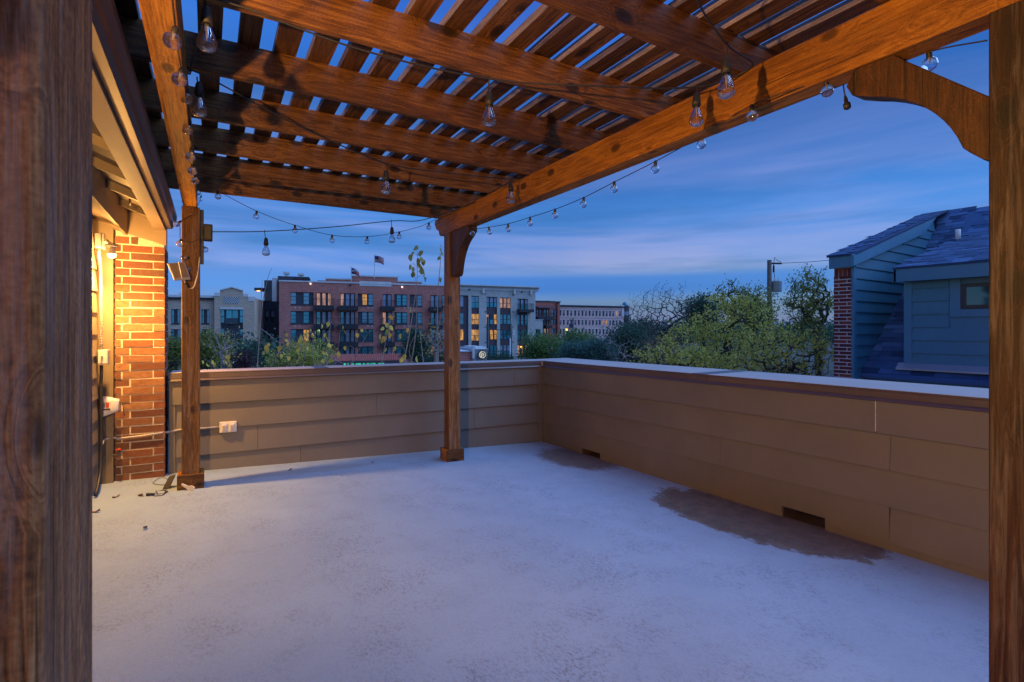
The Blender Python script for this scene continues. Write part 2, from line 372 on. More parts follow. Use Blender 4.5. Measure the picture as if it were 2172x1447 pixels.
def shingle(name, cols):
    g = G(name); oi = g.n('ShaderNodeObjectInfo')
    c = g.ramp(oi.outputs['Random'], [(i / (len(cols) - 1), x) for i, x in enumerate(cols)])
    v = g.coord(rand=11.0); f = g.noise(v, 140, 3, .7)
    c = g.mix(g.math('MULTIPLY', g.ramp(f, [(.4, (0, 0, 0)), (.7, (1, 1, 1))]), .5), c, (.03, .03, .04)); g.bump(f, .5, .004)
    return g.out(c, .9, 0, .2)
M['shingle'] = shingle('asphalt_shingle', [(.03, .085, .19), (.09, .19, .38), (.018, .05, .12), (.055, .13, .27)])
M['nsiding'] = paint('blue_grey_siding', (.042, .17, .26))
M['ntrim'] = paint('blue_grey_trim', (.05, .19, .30))
def glass(name, tint, rough=.06, metal=.75):
    g = G(name); v = g.coord(rand=30.0); f = g.noise(v, .8, 3)
    c = g.ramp(f, [(.3, tuple(x * .7 for x in tint)), (.7, tint)])
    return g.out(c, rough, metal, .6)
M['glass'] = glass('teal_glass', (.12, .50, .56))
M['glass2'] = glass('pale_glass', (.25, .48, .55))
M['blind'] = glass('blinds_behind_glass', (.34, .42, .52), .25, .35)
M['darkglass'] = glass('dark_glass', (.05, .10, .13), .05, .6)
def lit(name, col, st):
    g = G(name); v = g.coord((2.2, 2.2, .5), rand=30.0); f = g.noise(v, 1.3, 4, .6)
    c = g.ramp(f, [(.36, tuple(x * .22 for x in col)), (.64, col)])
    g.out((.1, .08, .05), .3); g.l(c, g.b.inputs['Emission Color']); g.b.inputs['Emission Strength'].default_value = st
    return g.m
M['lit'] = lit('lit_room_window', (1, .47, .10), .75)
M['lit2'] = lit('warm_room_window', (.95, .50, .36), .55)
M['neon'] = lit('green_neon', (.02, .95, .55), .8)
M['streetglow'] = lit('street_lamp_glow', (1, .42, .08), 6)
M['signface'] = lit('lit_sign_face', (.9, .88, .75), .85)
M['whitepoint'] = lit('white_wall_light', (.95, .95, 1), 2.0)
M['bulbon'] = lit('glowing_bulb', (1, .62, .20), 14)
def facade(name, c1, c2, mort, sc=1.0):
    g = G(name); tcn = g.n('ShaderNodeTexCoord'); sp = g.n('ShaderNodeSeparateXYZ'); g.l(tcn.outputs['Object'], sp.inputs[0])
    cb = g.n('ShaderNodeCombineXYZ'); g.l(g.math('ADD', sp.outputs['X'], sp.outputs['Y']), cb.inputs[0]); g.l(sp.outputs['Z'], cb.inputs[1])
    bt = g.n('ShaderNodeTexBrick'); g.l(cb.outputs[0], bt.inputs['Vector']); bt.inputs['Color1'].default_value = (*c1, 1); bt.inputs['Color2'].default_value = (*c2, 1)
    bt.inputs['Mortar'].default_value = (*mort, 1); bt.inputs['Scale'].default_value = 1.0; bt.inputs['Brick Width'].default_value = .5 * sc; bt.inputs['Row Height'].default_value = .17 * sc
    bt.inputs['Mortar Size'].default_value = .022 * sc
    v = g.coord(); f = g.noise(v, .35, 5, .6); f2 = g.noise(g.coord((1, 1, .3)), 2.2, 4)
    c = g.mix(g.math('MULTIPLY', g.ramp(f, [(.35, (0, 0, 0)), (.7, (1, 1, 1))]), .35), bt.outputs['Color'], tuple(x * .55 for x in c1))
    c = g.mix(g.math('MULTIPLY', g.ramp(f2, [(.5, (0, 0, 0)), (.8, (1, 1, 1))]), .2), c, mort)
    return g.out(c, .9, 0, .2)
M['fbrick'] = facade('apartment_brick', (.60, .17, .12), (.40, .10, .075), (.50, .33, .29))
M['fgrey'] = facade('grey_brick', (.52, .50, .46), (.40, .39, .36), (.56, .55, .52))
M['ftan'] = facade('tan_brick', (.60, .44, .32), (.46, .32, .22), (.56, .47, .38))
M['fred'] = facade('red_block_brick', (.50, .13, .08), (.36, .09, .06), (.40, .24, .2))
M['fpink'] = plain('pink_stucco', (.66, .44, .40), .9, 0, .08, .5)
M['fpinktrim'] = plain('pale_pink_trim', (.74, .56, .52), .9, 0, .06, .5)
M['navy'] = plain('dark_slate_panel', (.045, .05, .065), .6, 0, .15, .7)
M['maroon'] = plain('dark_maroon_panel', (.075, .05, .062), .6, 0, .15, .7)
M['palecap'] = plain('pale_cornice', (.62, .62, .60), .7, 0, .1, .7)
M['metalgrey'] = plain('galvanised_grey', (.33, .35, .37), .5, .2, .15, 2)
M['steel'] = plain('dark_steel', (.03, .032, .036), .5, .2, .2, 4)
M['tile'] = plain('clay_tile', (.50, .13, .08), .8, 0, .45, 4)
M['pole'] = plain('weathered_pole_wood', (.11, .085, .07), .9, 0, .3, 5)
M['bark'] = plain('tree_bark', (.06, .05, .045), .95, 0, .4, 6, .5)
M['palebark'] = plain('pale_smooth_bark', (.26, .22, .20), .9, 0, .3, 6, .3)
M['ground'] = plain('dark_ground', (.06, .062, .055), .95, 0, .4, .06)
def leafmat(name, cols, trans=.3):
    g = G(name); v = g.coord(); f = g.noise(v, 1.1, 3, .6); f2 = g.noise(v, 23, 2)
    h = g.math('ADD', g.math('MULTIPLY', f, .55), g.math('MULTIPLY', f2, .45))
    c = g.ramp(h, [(.30 + .4 * i / (len(cols) - 1), x) for i, x in enumerate(cols)])
    g.out(c, .6, 0, .25)
    tr = g.n('ShaderNodeBsdfTranslucent'); g.l(c, tr.inputs[0]); ms = g.n('ShaderNodeMixShader'); ms.inputs[0].default_value = trans
    g.l(g.b.outputs[0], ms.inputs[1]); g.l(tr.outputs[0], ms.inputs[2]); g.l(ms.outputs[0], g.t.nodes['Material Output'].inputs[0])
    return g.m
M['leaf_yg'] = leafmat('yellow_green_leaves', [(.14, .17, .03), (.38, .39, .07), (.62, .56, .13), (.70, .50, .09)])
M['leaf_yel'] = leafmat('yellow_leaves', [(.60, .36, .04), (.80, .52, .07), (.85, .62, .16)])
M['leaf_green'] = leafmat('mid_green_leaves', [(.06, .12, .04), (.13, .22, .06), (.24, .32, .09)])
M['leaf_dark'] = leafmat('dark_evergreen_leaves', [(.025, .06, .04), (.055, .12, .075), (.09, .17, .10)])
M['leaf_blue'] = leafmat('blue_green_leaves', [(.04, .10, .085), (.08, .17, .14), (.12, .22, .17)])
M['leaf_olive'] = leafmat('olive_leaves', [(.09, .11, .03), (.20, .22, .05), (.34, .29, .06)])
M['leaf_brown'] = leafmat('dry_brown_leaves', [(.13, .08, .06), (.22, .14, .10), (.30, .2, .14)])
M['leaf_purple'] = leafmat('dark_purple_leaves', [(.04, .02, .03), (.07, .04, .05), (.10, .06, .06)])
M['flag_white'] = plain('flag_white', (.55, .55, .58), .8); M['flag_red'] = plain('flag_red', (.42, .05, .05), .8); M['flag_blue'] = plain('flag_blue', (.03, .04, .14), .8)
# clear bulb glass: part see-through, part refracting, with a bright reflecting rim
g = G('clear_bulb_glass'); lw = g.n('ShaderNodeLayerWeight'); lw.inputs[0].default_value = .45
tb = g.n('ShaderNodeBsdfTransparent'); tb.inputs[0].default_value = (.9, .93, .96, 1)
gl_ = g.n('ShaderNodeBsdfGlass'); gl_.inputs['IOR'].default_value = 1.35; gl_.inputs['Roughness'].default_value = .0
gb = g.n('ShaderNodeBsdfGlossy'); gb.inputs['Roughness'].default_value = .04
m1_ = g.n('ShaderNodeMixShader'); m1_.inputs[0].default_value = .6; g.l(tb.outputs[0], m1_.inputs[1]); g.l(gl_.outputs[0], m1_.inputs[2])
ms = g.n('ShaderNodeMixShader'); g.l(g.math('ADD', g.math('MULTIPLY', g.math('POWER', lw.outputs['Facing'], 1.5), .75), .05), ms.inputs[0])
g.l(m1_.outputs[0], ms.inputs[1]); g.l(gb.outputs[0], ms.inputs[2]); g.l(ms.outputs[0], g.t.nodes['Material Output'].inputs[0]); M['bulb'] = g.m
M['filament'] = plain('filament_mount', (.5, .42, .3), .4, .3)
# ================================================================== SETTING
tag(MB().add([(-700, -300, -8), (900, -300, -8), (900, 900, -8), (-700, 900, -8)], [(0, 1, 2, 3)]).build('ground', M['ground']), kind='structure')
q = [(-4.75, -8.5), (.0, -8.5), (.0, -.02), (-4.75, .46)]
mb = MB().hexa([(x, y, fz(x, y) - .25) for x, y in q], [(x, y, fz(x, y)) for x, y in q])
tag(mb.build('terrace_floor', M['floor']), kind='structure')

# ------------------------------------------------------------------ parapets
CAPZ0, CAPZ1, CW = .999, 1.07, .30
ROWS = [(-.2, .014), (.014, .262), (.262, .513), (.513, .7636)]
def lapx(x0, x1, z0, z1, y=0.0, tb=.027, tt=.003):      # board on a wall along x that faces -y
    return MB().prism([(y - tb, z0 + .001), (y - tt, z1), (y + .012, z1), (y + .012, z0 + .001)], 'x', x0, x1)
def lapy(y0, y1, z0, z1, x=0.0, tb=.027, tt=.003):      # board on a wall along y that faces -x
    return MB().prism([(x - tb, z0 + .001), (x - tt, z1), (x + .012, z1), (x + .012, z0 + .001)], 'y', y0, y1)
# the wall on the far side, seen behind the posts (local frame: x along the wall, y outward)
L0, L1 = -4.16, -.02
w1 = thing('parapet_wall', 'brown lap siding parapet wall facing the apartments, electrical outlet box mounted on it', 'wall', (0, 0, 0), frame='far')
MB().box(L0, .59, .012, CW - .02, -.3, CAPZ1 - .02).build('wall_core', M['siding'], w1)
cuts = {0: [-1.9], 1: [-3.0, -1.2], 2: [-3.405, -1.0], 3: [-2.2]}
for i, (z0, z1) in enumerate(ROWS):
    xs = [L0] + cuts[i] + [L1 - .06]
    for a, b in zip(xs[:-1], xs[1:]):
        lapx(a + .001, b - .001, z0, z1).build('siding_board', M['siding'], w1, bevel=.0015)
for a, b in ((L0, -.45), (-.448, L1)):
    MB().box(a, b, -.042, .012, .7636, CAPZ0).build('frieze_board', M['siding'], w1, bevel=.002)
MB().box(L1 - .06, L1, -.022, .012, -.2, .7636).build('corner_trim', M['siding'], w1, bevel=.002)
MB().box(L0, L0 + .05, -.034, .012, -.2, CAPZ0).build('corner_trim', M['siding'], w1, bevel=.002)
def coping_x(m, x0, x1, e=0.0):
    m.box(x0, x1, -.058 - e, CW + e, CAPZ1 - .012, CAPZ1 + e); m.box(x0, x1, -.058 - e, -.046, CAPZ0 + .012, CAPZ1 - .012)
    m.prism([(-.058 - e, CAPZ0 + .012), (-.075 - e, CAPZ0 - .006), (-.069 - e, CAPZ0 - .012), (-.046, CAPZ0 + .012)], 'x', x0, x1)
    m.box(x0, x1, CW - .012, CW + e, CAPZ0, CAPZ1 - .012); return m
cp = coping_x(MB(), L0, -.05).build('coping', M['coping'], w1, bevel=.003)
MB().box(L0 + .003, .01, -.056, CW - .003, CAPZ1, CAPZ1 + .0015).build('coping_top', M['copetop'], cp)
for x in (-2.79,): coping_x(MB(), x - .07, x + .07, .004).build('seam_cover', M['coping'], cp, bevel=.002)
# the long wall with the scuppers (world frame: inner face on x = 0)
CW = .62
Y0 = -8.0
w2 = thing('parapet_wall', 'brown lap siding parapet wall with two drain openings at its foot above dark stains', 'wall', (0, 0, 0))
NOT = [(-1.125, -.806), (-3.584, -3.253)]
segs = [(Y0, NOT[1][0]), (NOT[1][1], NOT[0][0]), (NOT[0][1], .0)]
mb = MB()
for a, b in segs: mb.box(.012, CW - .02, a, b, -.4, CAPZ1 - .02)
for a, b in NOT: mb.box(.012, CW - .02, a, b, .062, CAPZ1 - .02); mb.box(.012, CW - .02, a, b, -.4, fz(0, a) - .004)
mb.build('wall_core', M['siding'], w2)
for a, b in NOT:
    m = MB(); z = fz(0, (a + b) / 2)
    m.box(.0, CW, a + .002, b - .002, z - .003, z + .003); m.box(.0, CW, a, a + .006, z, .06); m.box(.0, CW, b - .006, b, z, .06); m.box(.0, CW, a, b, .056, .0615)
    m.build('scupper_liner', M['coping'], w2)
# skirt strip, broken by the openings
for a, b in ((Y0, NOT[1][0]), (NOT[1][1], -2.69), (-2.688, NOT[0][0]), (NOT[0][1], -.07)):
    MB().box(-.012, .012, a, b, -.35, .014).build('skirt_board', M['siding'], w2, bevel=.0015)
# bottom course with notches over the openings
def notched(y0, y1, z0, z1, cut):
    pts = [(y0, z0)]
    for a, b in cut: pts += [(a, z0), (a, .058), (b, .058), (b, z0)]
    pts += [(y1, z0), (y1, z1), (y0, z1)]
    return MB().prism(pts, 'x', -.017, .012)
notched(-4.005, -.07, .015, .262, [NOT[1], NOT[0]]).build('siding_board', M['siding'], w2, bevel=.0015)
lapy(Y0, -4.007, .014, .262).build('siding_board', M['siding'], w2, bevel=.0015)
for i, ys in ((2, [Y0, -2.69, -.07]), (3, [Y0, -4.01, -.07])):
    for a, b in zip(ys[:-1], ys[1:]): lapy(a + .001, b - .001, *ROWS[i]).build('siding_board', M['siding'], w2, bevel=.0015)
for a, b in ((Y0, -3.935), (-3.931, -.002)):
    MB().box(-.044, .012, a, b, .7636, CAPZ0).build('frieze_board', M['siding'], w2, bevel=.002)
MB().box(-.046, -.040, -3.9353, -3.9307, .775, .985).build('caulk_joint', M['caulk'], w2)
MB().box(-.022, .012, -.07, -.004, -.3, .7636).build('corner_trim', M['siding'], w2, bevel=.002)
def coping_y(m, y0, y1, e=0.0):
    m.box(-.058 - e, CW + e, y0, y1, CAPZ1 - .012, CAPZ1 + e); m.box(-.058 - e, -.046, y0, y1, CAPZ0 + .012, CAPZ1 - .012)
    m.prism([(-.058 - e, CAPZ0 + .012), (-.075 - e, CAPZ0 - .006), (-.069 - e, CAPZ0 - .012), (-.046, CAPZ0 + .012)], 'y', y0, y1)
    m.box(CW - .012, CW + e, y0, y1, CAPZ0, CAPZ1 - .012); return m
cp = coping_y(MB(), Y0, .27).build('coping', M['coping'], w2, bevel=.003)
MB().box(-.056, CW - .003, Y0, .27, CAPZ1 + .0005, CAPZ1 + .002).build('coping_top', M['copetop'], cp)
for y in (-2.5,): coping_y(MB(), y - .085, y + .085, .004).build('seam_cover', M['coping'], cp, bevel=.002)
MB().box(-.065, -.059, -.088, -.048, CAPZ0 + .0, CAPZ1 - .004).build('corner_seam', M['copetop'], cp)

# ------------------------------------------------------------------ brick pillar at the end of the far wall (pergola frame)
PX0, PX1, PYF = -4.552, -4.180, -.012
pil = thing('brick_pillar', 'tall red brick pillar lit golden by the bare bulb', 'pillar', (-4.366, .2, .12), frame='perg')
MB().box(PX0 + .006, PX1 - .006, PYF + .006, .44, -.1, 2.62).build('mortar', M['mortar'], pil)
CRS, BL, BH = .0712, .232, .0608
def brick_mesh(lx, ly, h, k):
    r = random.Random(k); j = lambda a=.0022: r.uniform(-a, a)
    b = [(-lx / 2 + j(), -ly / 2 + j(), -h / 2 + j()), (lx / 2 + j(), -ly / 2 + j(), -h / 2 + j()), (lx / 2 + j(), ly / 2, -h / 2 + j()), (-lx / 2 + j(), ly / 2, -h / 2 + j())]
    t = [(-lx / 2 + j(), -ly / 2 + j(), h / 2 + j()), (lx / 2 + j(), -ly / 2 + j(), h / 2 + j()), (lx / 2 + j(), ly / 2, h / 2 + j()), (-lx / 2 + j(), ly / 2, h / 2 + j())]
    me = MB().hexa(b, t).mesh('brick'); me.materials.append(M['brick']); return me
BM = {}
def bm_(lx, ly, k, h=BH):
    key = (round(lx, 3), round(ly, 3), k)
    if key not in BM: BM[key] = brick_mesh(lx, ly, h, hash(key) % 999)
    return BM[key]
fc = random.Random(5)
nc = 0; z = .045
while z < 2.36:
    zt = z + BH / 2
    # raking frieze cuts the courses higher towards the house
    xr = PX1
    if zt > 2.235: xr = PX1 - (zt - 2.225) / .105 * .37
    if nc % 2: xs = [(PX0, PX0 + .105), (PX0 + .116, PX1)]
    else: xs = [(PX0, PX0 + .045), (PX0 + .056, PX0 + .056 + BL - .011), (PX0 + .056 + BL, PX1)]
    for a, b in xs:
        if b > xr: b = xr
        if b - a < .03: continue
        o = inst('brick', bm_(b - a, .09, fc.randint(0, 2)), pil, ((a + b) / 2, PYF + .045 + fc.uniform(-.003, .004), zt + fc.uniform(-.0015, .0015)), (fc.uniform(-.006, .006), fc.uniform(-.004, .004), fc.uniform(-.006, .006)))
    if xr == PX1:
        yy = [(PYF + .10, PYF + .20), (PYF + .21, PYF + .44)] if nc % 2 else [(PYF + .10, PYF + .30), (PYF + .31, PYF + .44)]
        for a, b in yy:
            inst('brick', bm_(.06, b - a, fc.randint(0, 2)), pil, (PX1 - .03 + fc.uniform(-.001, .002), (a + b) / 2, zt))
    z += CRS; nc += 1

# ------------------------------------------------------------------ the house wall, its eave and gutter (pergola frame)
HW = -4.65
hs = thing('house', 'tan sided house wall with open eave, brown gutter and raking frieze above the bricks', 'house', (HW, -3, 0), frame='perg')
MB().box(HW - .3, HW - .01, -8.3, .3, -7.9, 2.55).build('wall', M['siding_tan'], hs)
MB().box(HW - .28, .55, -8.2, .28, -7.9, -.45).build('lower_wall', M['siding'], hs)
zz = .0
while zz < 2.2:
    MB().prism([(HW + .012, zz + .001), (HW - .002, zz + .18), (HW - .012, zz + .18), (HW - .012, zz + .001)], 'y', -8.2, -.20).build('siding_board', M['siding_tan'] if zz > .4 else M['siding'], hs)
    zz += .18
MB().box(HW - .01, PX0 - .004, -.06, .3, -.1, 2.6).build('corner_board', M['siding_tan'], hs, bevel=.002)
# raking frieze over the bricks
fr = [(HW - .01, 2.405), (-4.575, 2.377), (-4.165, 2.258), (-4.165, 2.53), (-4.30, 2.60), (HW - .01, 2.70)]
MB().prism(fr, 'y', PYF - .03, PYF + .05).build('frieze_board', M['trim_tan'], hs, bevel=.003)
MB().box(-4.26, -4.172, -7.5, PYF - .032, 2.395, 2.52).build('fascia', M['trim_tan'], hs, bevel=.002)
MB().prism([(-4.262, 2.47), (-4.48, 2.56), (-4.48, 2.58), (-4.262, 2.49)], 'y', -7.5, PYF - .032).build('soffit', M['siding_tan'], hs)
MB().prism([(-4.49, 2.335), (-4.455, 2.32), (-4.455, 2.56), (-4.49, 2.57)], 'y', -7.5, PYF - .032).build('soffit_board', M['trim_tan'], hs, bevel=.002)
MB().prism([(HW - .01, 2.43), (-4.492, 2.345), (-4.492, 2.375), (HW - .01, 2.46)], 'y', -7.5, PYF - .032).build('soffit_board', M['trim_tan'], hs)
for y in (-.55, -1.15, -1.75, -2.35):
    MB().prism([(-4.262, 2.415), (-4.452, 2.49), (-4.452, 2.553), (-4.262, 2.468)], 'y', y - .02, y + .02).build('rafter_tail', M['siding_tan'], hs, bevel=.001)
gp = [(-4.168, 2.415), (-4.125, 2.415), (-4.108, 2.44), (-4.104, 2.475), (-4.085, 2.505), (-4.082, 2.535), (-4.092, 2.535), (-4.096, 2.512), (-4.116, 2.48), (-4.12, 2.445), (-4.13, 2.427), (-4.168, 2.427)]
MB().prism(gp, 'y', -7.5, PYF + .0).build('gutter', M['gutter'], hs)
MB().prism([(-4.13, 2.545), (-4.95, 2.80), (-4.95, 2.83), (-4.13, 2.575)], 'y', -7.6, .1).build('roof', M['shingle'], hs)
# door casing beside the conduit
MB().box(HW + .0, HW + .03, -.72, -.60, .1, 2.12).build('door_casing', M['trim_tan'], hs, bevel=.002)
MB().box(HW + .0, HW + .02, -1.6, -.72, .1, 2.05).build('door', M['siding'], hs)
MB().box(HW + .0, HW + .035, -1.7, -.58, 2.12, 2.2).build('door_casing', M['trim_tan'], hs, bevel=.002)
hk = at_py(270, 453, -1.2)
MB().tube([(-4.36, -.80, 2.50), (-4.36, -.80, 2.455), (-4.35, -.86, 2.435), (-4.34, -.92, 2.45), (-4.34, -.935, 2.47)], .004, 6).build('hook', M['gutter'], hs, smooth=True)

# ================================================================== PERGOLA
RB0, RB1, LB0, LB1 = -1.548, -1.428, -4.022, -3.916
BZ0, BZ1, RZ1 = 2.547, 2.758, 2.936
pg = thing('pergola', 'brown stained timber pergola with four posts, curved braces and slatted roof', 'pergola', (-2.8, -3, 0), frame='perg')
def post(x0, x1, y0, y1, m, z1=BZ0, trim=True):
    zb = fzl((x0 + x1) / 2, (y0 + y1) / 2)
    p = MB().box(x0, x1, y0, y1, zb - .05, z1).build('post', m, pg, bevel=.005)
    if trim:
        h, t = .125, .032
        MB().box(x0 - t, x1 + t, y0 - t, y0 - .001, zb - .03, zb + h).build('base_board', M['wood_x'], p, bevel=.004)
        MB().box(x0 - t, x1 + t, y1 + .001, y1 + t, zb - .03, zb + h).build('base_board', M['wood_x'], p, bevel=.004)
        MB().box(x0 - t, x0 - .001, y0, y1, zb - .03, zb + h).build('base_board', M['wood_y'], p, bevel=.004)
        MB().box(x1 + .001, x1 + t, y0, y1, zb - .03, zb + h).build('base_board', M['wood_y'], p, bevel=.004)
    return p
post(-1.557, -1.419, -.508, -.370, M['wood_z'])
lp = post(-4.032, -3.896, -.504, -.368, M['wood_z'], 2.545)
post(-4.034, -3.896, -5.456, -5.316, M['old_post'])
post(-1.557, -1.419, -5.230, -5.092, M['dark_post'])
# beams; the right one ends in an ogee beyond the post
ye = -.07
og = [(-7.4, BZ0), (ye - .16, BZ0), (ye - .14, BZ0 + .012), (ye - .125, BZ0 + .05), (ye - .10, BZ0 + .075), (ye - .06, BZ0 + .085), (ye - .03, BZ0 + .11), (ye - .02, BZ0 + .135), (ye, BZ0 + .14), (ye, BZ1 - .004), (-7.4, BZ1 - .004)]
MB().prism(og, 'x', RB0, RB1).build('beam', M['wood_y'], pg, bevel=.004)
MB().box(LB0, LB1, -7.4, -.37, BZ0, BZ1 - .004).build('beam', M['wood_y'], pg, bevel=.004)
RY = [-.20, -.80, -1.49, -2.16, -2.83, -3.49, -4.14, -4.80, -5.46, -6.12, -6.78]
fc = random.Random(11)
for y in RY:
    MB().box(-4.62, -1.05, y, y + .042, BZ1, RZ1 + fc.uniform(-.003, 0)).build('rafter', M['wood_x'], pg, bevel=.004)
for k in range(-3, 18):
    gx = -3.766 + .1695 * k + (fc.uniform(-.006, .006)); wd = .1025 + fc.uniform(-.007, .007)
    x1 = gx; x0 = gx - wd
    if x1 > -1.0: break
    zz = RZ1 + .001; t = .042
    nseg = 12; m = MB()
    ys = np.linspace(-7.2, -.12 + fc.uniform(-.03, .02), nseg + 1)
    wob = [(fc.uniform(-.003, .003), fc.uniform(-.003, .003)) for _ in ys]
    for i in range(nseg):
        (a0, b0), (a1, b1) = wob[i], wob[i + 1]
        m.hexa([(x0 + a0, ys[i], zz), (x1 + b0, ys[i], zz), (x1 + b1, ys[i + 1], zz), (x0 + a1, ys[i + 1], zz)],
               [(x0 + a0, ys[i], zz + t), (x1 + b0, ys[i], zz + t), (x1 + b1, ys[i + 1], zz + t), (x0 + a1, ys[i + 1], zz + t)])
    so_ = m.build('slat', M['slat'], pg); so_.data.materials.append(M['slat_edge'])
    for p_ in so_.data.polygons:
        if abs(p_.normal.x) > .7 or p_.normal.z > .7: p_.material_index = 1            # sky light painted into the paler, weathered edges and tops
# curved knee braces in the plane of the right beam
def brace(pts, n=10):
    """pts in (y,z): straight back edge then a concave curve given by its quadratic control"""
    return MB().prism(pts, 'x', -1.535, -1.441).build('knee_brace', M['brace'], pg, bevel=.004)
def qb(a, c, b, n=9): return [tuple((1 - t) ** 2 * np.array(a) + 2 * t * (1 - t) * np.array(c) + t * t * np.array(b)) for t in np.linspace(0, 1, n)]
yp = -.509
brace([(yp, BZ0), (yp, 2.06), (yp - .10, 2.06), (yp - .125, 2.085)] + qb((yp - .135, 2.11), (yp - .19, 2.36), (yp - .41, 2.45)) + [(yp - .47, 2.49), (yp - .465, BZ0)])
yp = -5.091
bt = [(yp, 2.055), (-5.073, 2.062), (-5.035, 2.098)] + qb((-5.015, 2.12), (-4.945, 2.335), (-4.715, 2.415), 11) + [(-4.65, 2.445), (-4.626, 2.492), (-4.66, BZ0), (-4.80, BZ0), (-4.845, 2.50), (yp, 2.27)]
brace(bt)

# ================================================================== LAMPS AND FITTINGS
def point(name, at, energy, r, col, parent):
    d = bpy.data.lights.new(name, 'POINT'); d.energy = energy; d.shadow_soft_size = r; d.color = col
    o = bpy.data.objects.new(name, d); COL.objects.link(o); o.parent = parent; o.location = np.array(at, float) - root_off(parent)
WARM = (1.0, .50, .13)
def wall_lamp(label, by, bz, bx, watts):
    t = thing('wall_lamp', label, 'lamp', (HW, by + .1, bz + .1), frame='perg')
    jy = by + .11; jz = bz + .115
    m = MB().box(HW + .014, HW + .062, jy - .052, jy + .052, jz - .06, jz + .06)
    m.build('junction_box', M['grey_plastic'], t, bevel=.006)
    MB().box(HW + .062, HW + .072, jy - .058, jy + .058, jz - .066, jz + .066).build('cover_plate', M['grey_plastic'], t, bevel=.004)
    MB().lathe([(.017, 0), (.017, .02), (.012, .03)], (HW + .072, jy, jz), 10, (1, 0, 0)).build('swivel', M['grey_plastic'], t, smooth=True)
    MB().tube([(HW + .09, jy, jz), (HW + .105, jy - .03, jz - .01), (bx - .01, by + .02, bz + .08), (bx, by, bz + .085)], .011, 8).build('arm', M['grey_plastic'], t, smooth=True)
    MB().lathe([(.0, .082), (.036, .082), (.041, .076), (.041, .056), (.034, .052), (.0, .052)], (bx, by, bz), 20).build('lamp_cap', M['grey_plastic'], t, smooth=True)
    MB().lathe([(.014, .052), (.018, .035), (.026, .014), (.030, .002)], (bx, by, bz), 18).build('bulb_collar', M['white_plastic'], t, smooth=True)
    b = MB().lathe([(.030, .002), (.031, -.006), (.029, -.018), (.022, -.028), (.011, -.034), (0, -.036)], (bx, by, bz), 20).build('bulb', M['bulbon'], t, smooth=True)
    point('lamp_light', (bx, by, bz - .075), watts, .03, WARM, t)
    d = bpy.data.lights.new('lamp_light', 'SPOT'); d.energy = watts * 4.0; d.shadow_soft_size = .03; d.color = WARM       # the frosted dome throws most of its light down
    d.spot_size = rad(150); d.spot_blend = .8
    o = bpy.data.objects.new('lamp_light', d); COL.objects.link(o); o.parent = t; o.location = np.array((bx, by, bz - .07)) - root_off(t)
    return t
wl = wall_lamp('bare glowing bulb hanging from a grey swivel socket beside the brick pillar', -.47, 2.10, -4.513, 55)
# a sconce by the door, just out of the picture: its light on the beams, boards and bulbs' shadows shows in it
sc2 = thing('wall_lamp', 'wall sconce by the door behind the weathered post, bowl added to shield the floor', 'lamp', (HW, -5.15, 1.8), frame='perg')
bo = np.array((-4.50, -5.15, 1.86))
MB().box(HW + .013, HW + .03, -5.21, -5.09, 1.72, 1.90).build('back_plate', M['gutter'], sc2, bevel=.004)
MB().tube([(HW + .03, -5.15, 1.80), (-4.55, -5.15, 1.775), (bo[0], bo[1], bo[2] - .07)], .012, 8).build('arm', M['gutter'], sc2, smooth=True)
MB().lathe([(0, -.075), (.04, -.07), (.075, -.045), (.092, -.01), (.088, -.01), (.07, -.042), (.036, -.064), (0, -.068)], bo, 24).build('bowl', M['gutter'], sc2, smooth=True)  # bowl added below the bulb to keep its light off the near floor
MB().lathe([(.012, -.066), (.013, -.03), (.03, .0), (.031, .015), (.02, .035), (0, .042)], bo, 16).build('bulb', M['bulbon'], sc2, smooth=True)
point('lamp_light', bo + (0, 0, .062), 430, .025, WARM, sc2)
pt = lambda px, py, x=HW + .035: at_pxl(px, py, x)

# conduit run with its switch box and the outlet
cdt = thing('electrical_conduit', 'grey flexible conduit running from the glowing lamp down the wall and along the bricks', 'conduit', (HW + .03, -.3, .2), frame='perg')
jx = HW + .035
p0 = np.array([jx, -.36, 2.155])
top = [p0, (jx, -.35, 2.10), (jx, -.30, 2.03), (jx, -.27, 1.95), (jx, -.25, 1.6), (jx, -.235, 1.32)]
low = [(jx, -.235, 1.18), (jx, -.235, 1.12), (jx, -.25, 1.03), (jx, -.25, .9), (jx, -.25, .5), (jx, -.26, .36), (jx, -.31, .26), (jx, -.42, .18), (jx, -.50, .15)]
MB().tube(top, .0115, 8).build('conduit', M['conduit'], cdt, smooth=True)
m = MB()
for zz in np.arange(1.36, 1.93, .014): m.lathe([(.0115, -.003), (.0138, 0), (.0115, .003)], (jx, -.25, zz), 8)
rb = m.build('conduit_ribs', M['conduit'], cdt, smooth=True)
MB().tube(low, .012, 8).build('conduit', M['black'], cdt, smooth=True)
yb = PYF - .016
hp = [np.array((jx, -.24, .50)), np.array((-4.62, -.10, .515)), np.array((-4.57, yb - .008, .53)), at_py(250, 931, yb), at_py(300, 925, yb), at_py(340, 919, yb)]
c1 = at_far(362, 915.5, -.04); c2 = at_far(380, 912, -.03); c3 = at_far(430, 909, -.03); c4 = at_far(470, 905, -.03)
hp += [loc(c1), loc(c2), loc(c3), loc(c4)]
MB().tube(hp, .0105, 8).build('conduit', M['conduit'], cdt, smooth=True)
for p in (at_py(327, 921, yb), hp[3]):
    MB().lathe([(.014, -.009), (.014, .009)], p, 10, (1, 0, .03)).build('clamp', M['metalgrey'], cdt, smooth=True)
sb = thing('switch_box', 'small grey switch box on the conduit, halfway up the house wall', 'switch', (jx, -.235, 1.25), frame='perg')
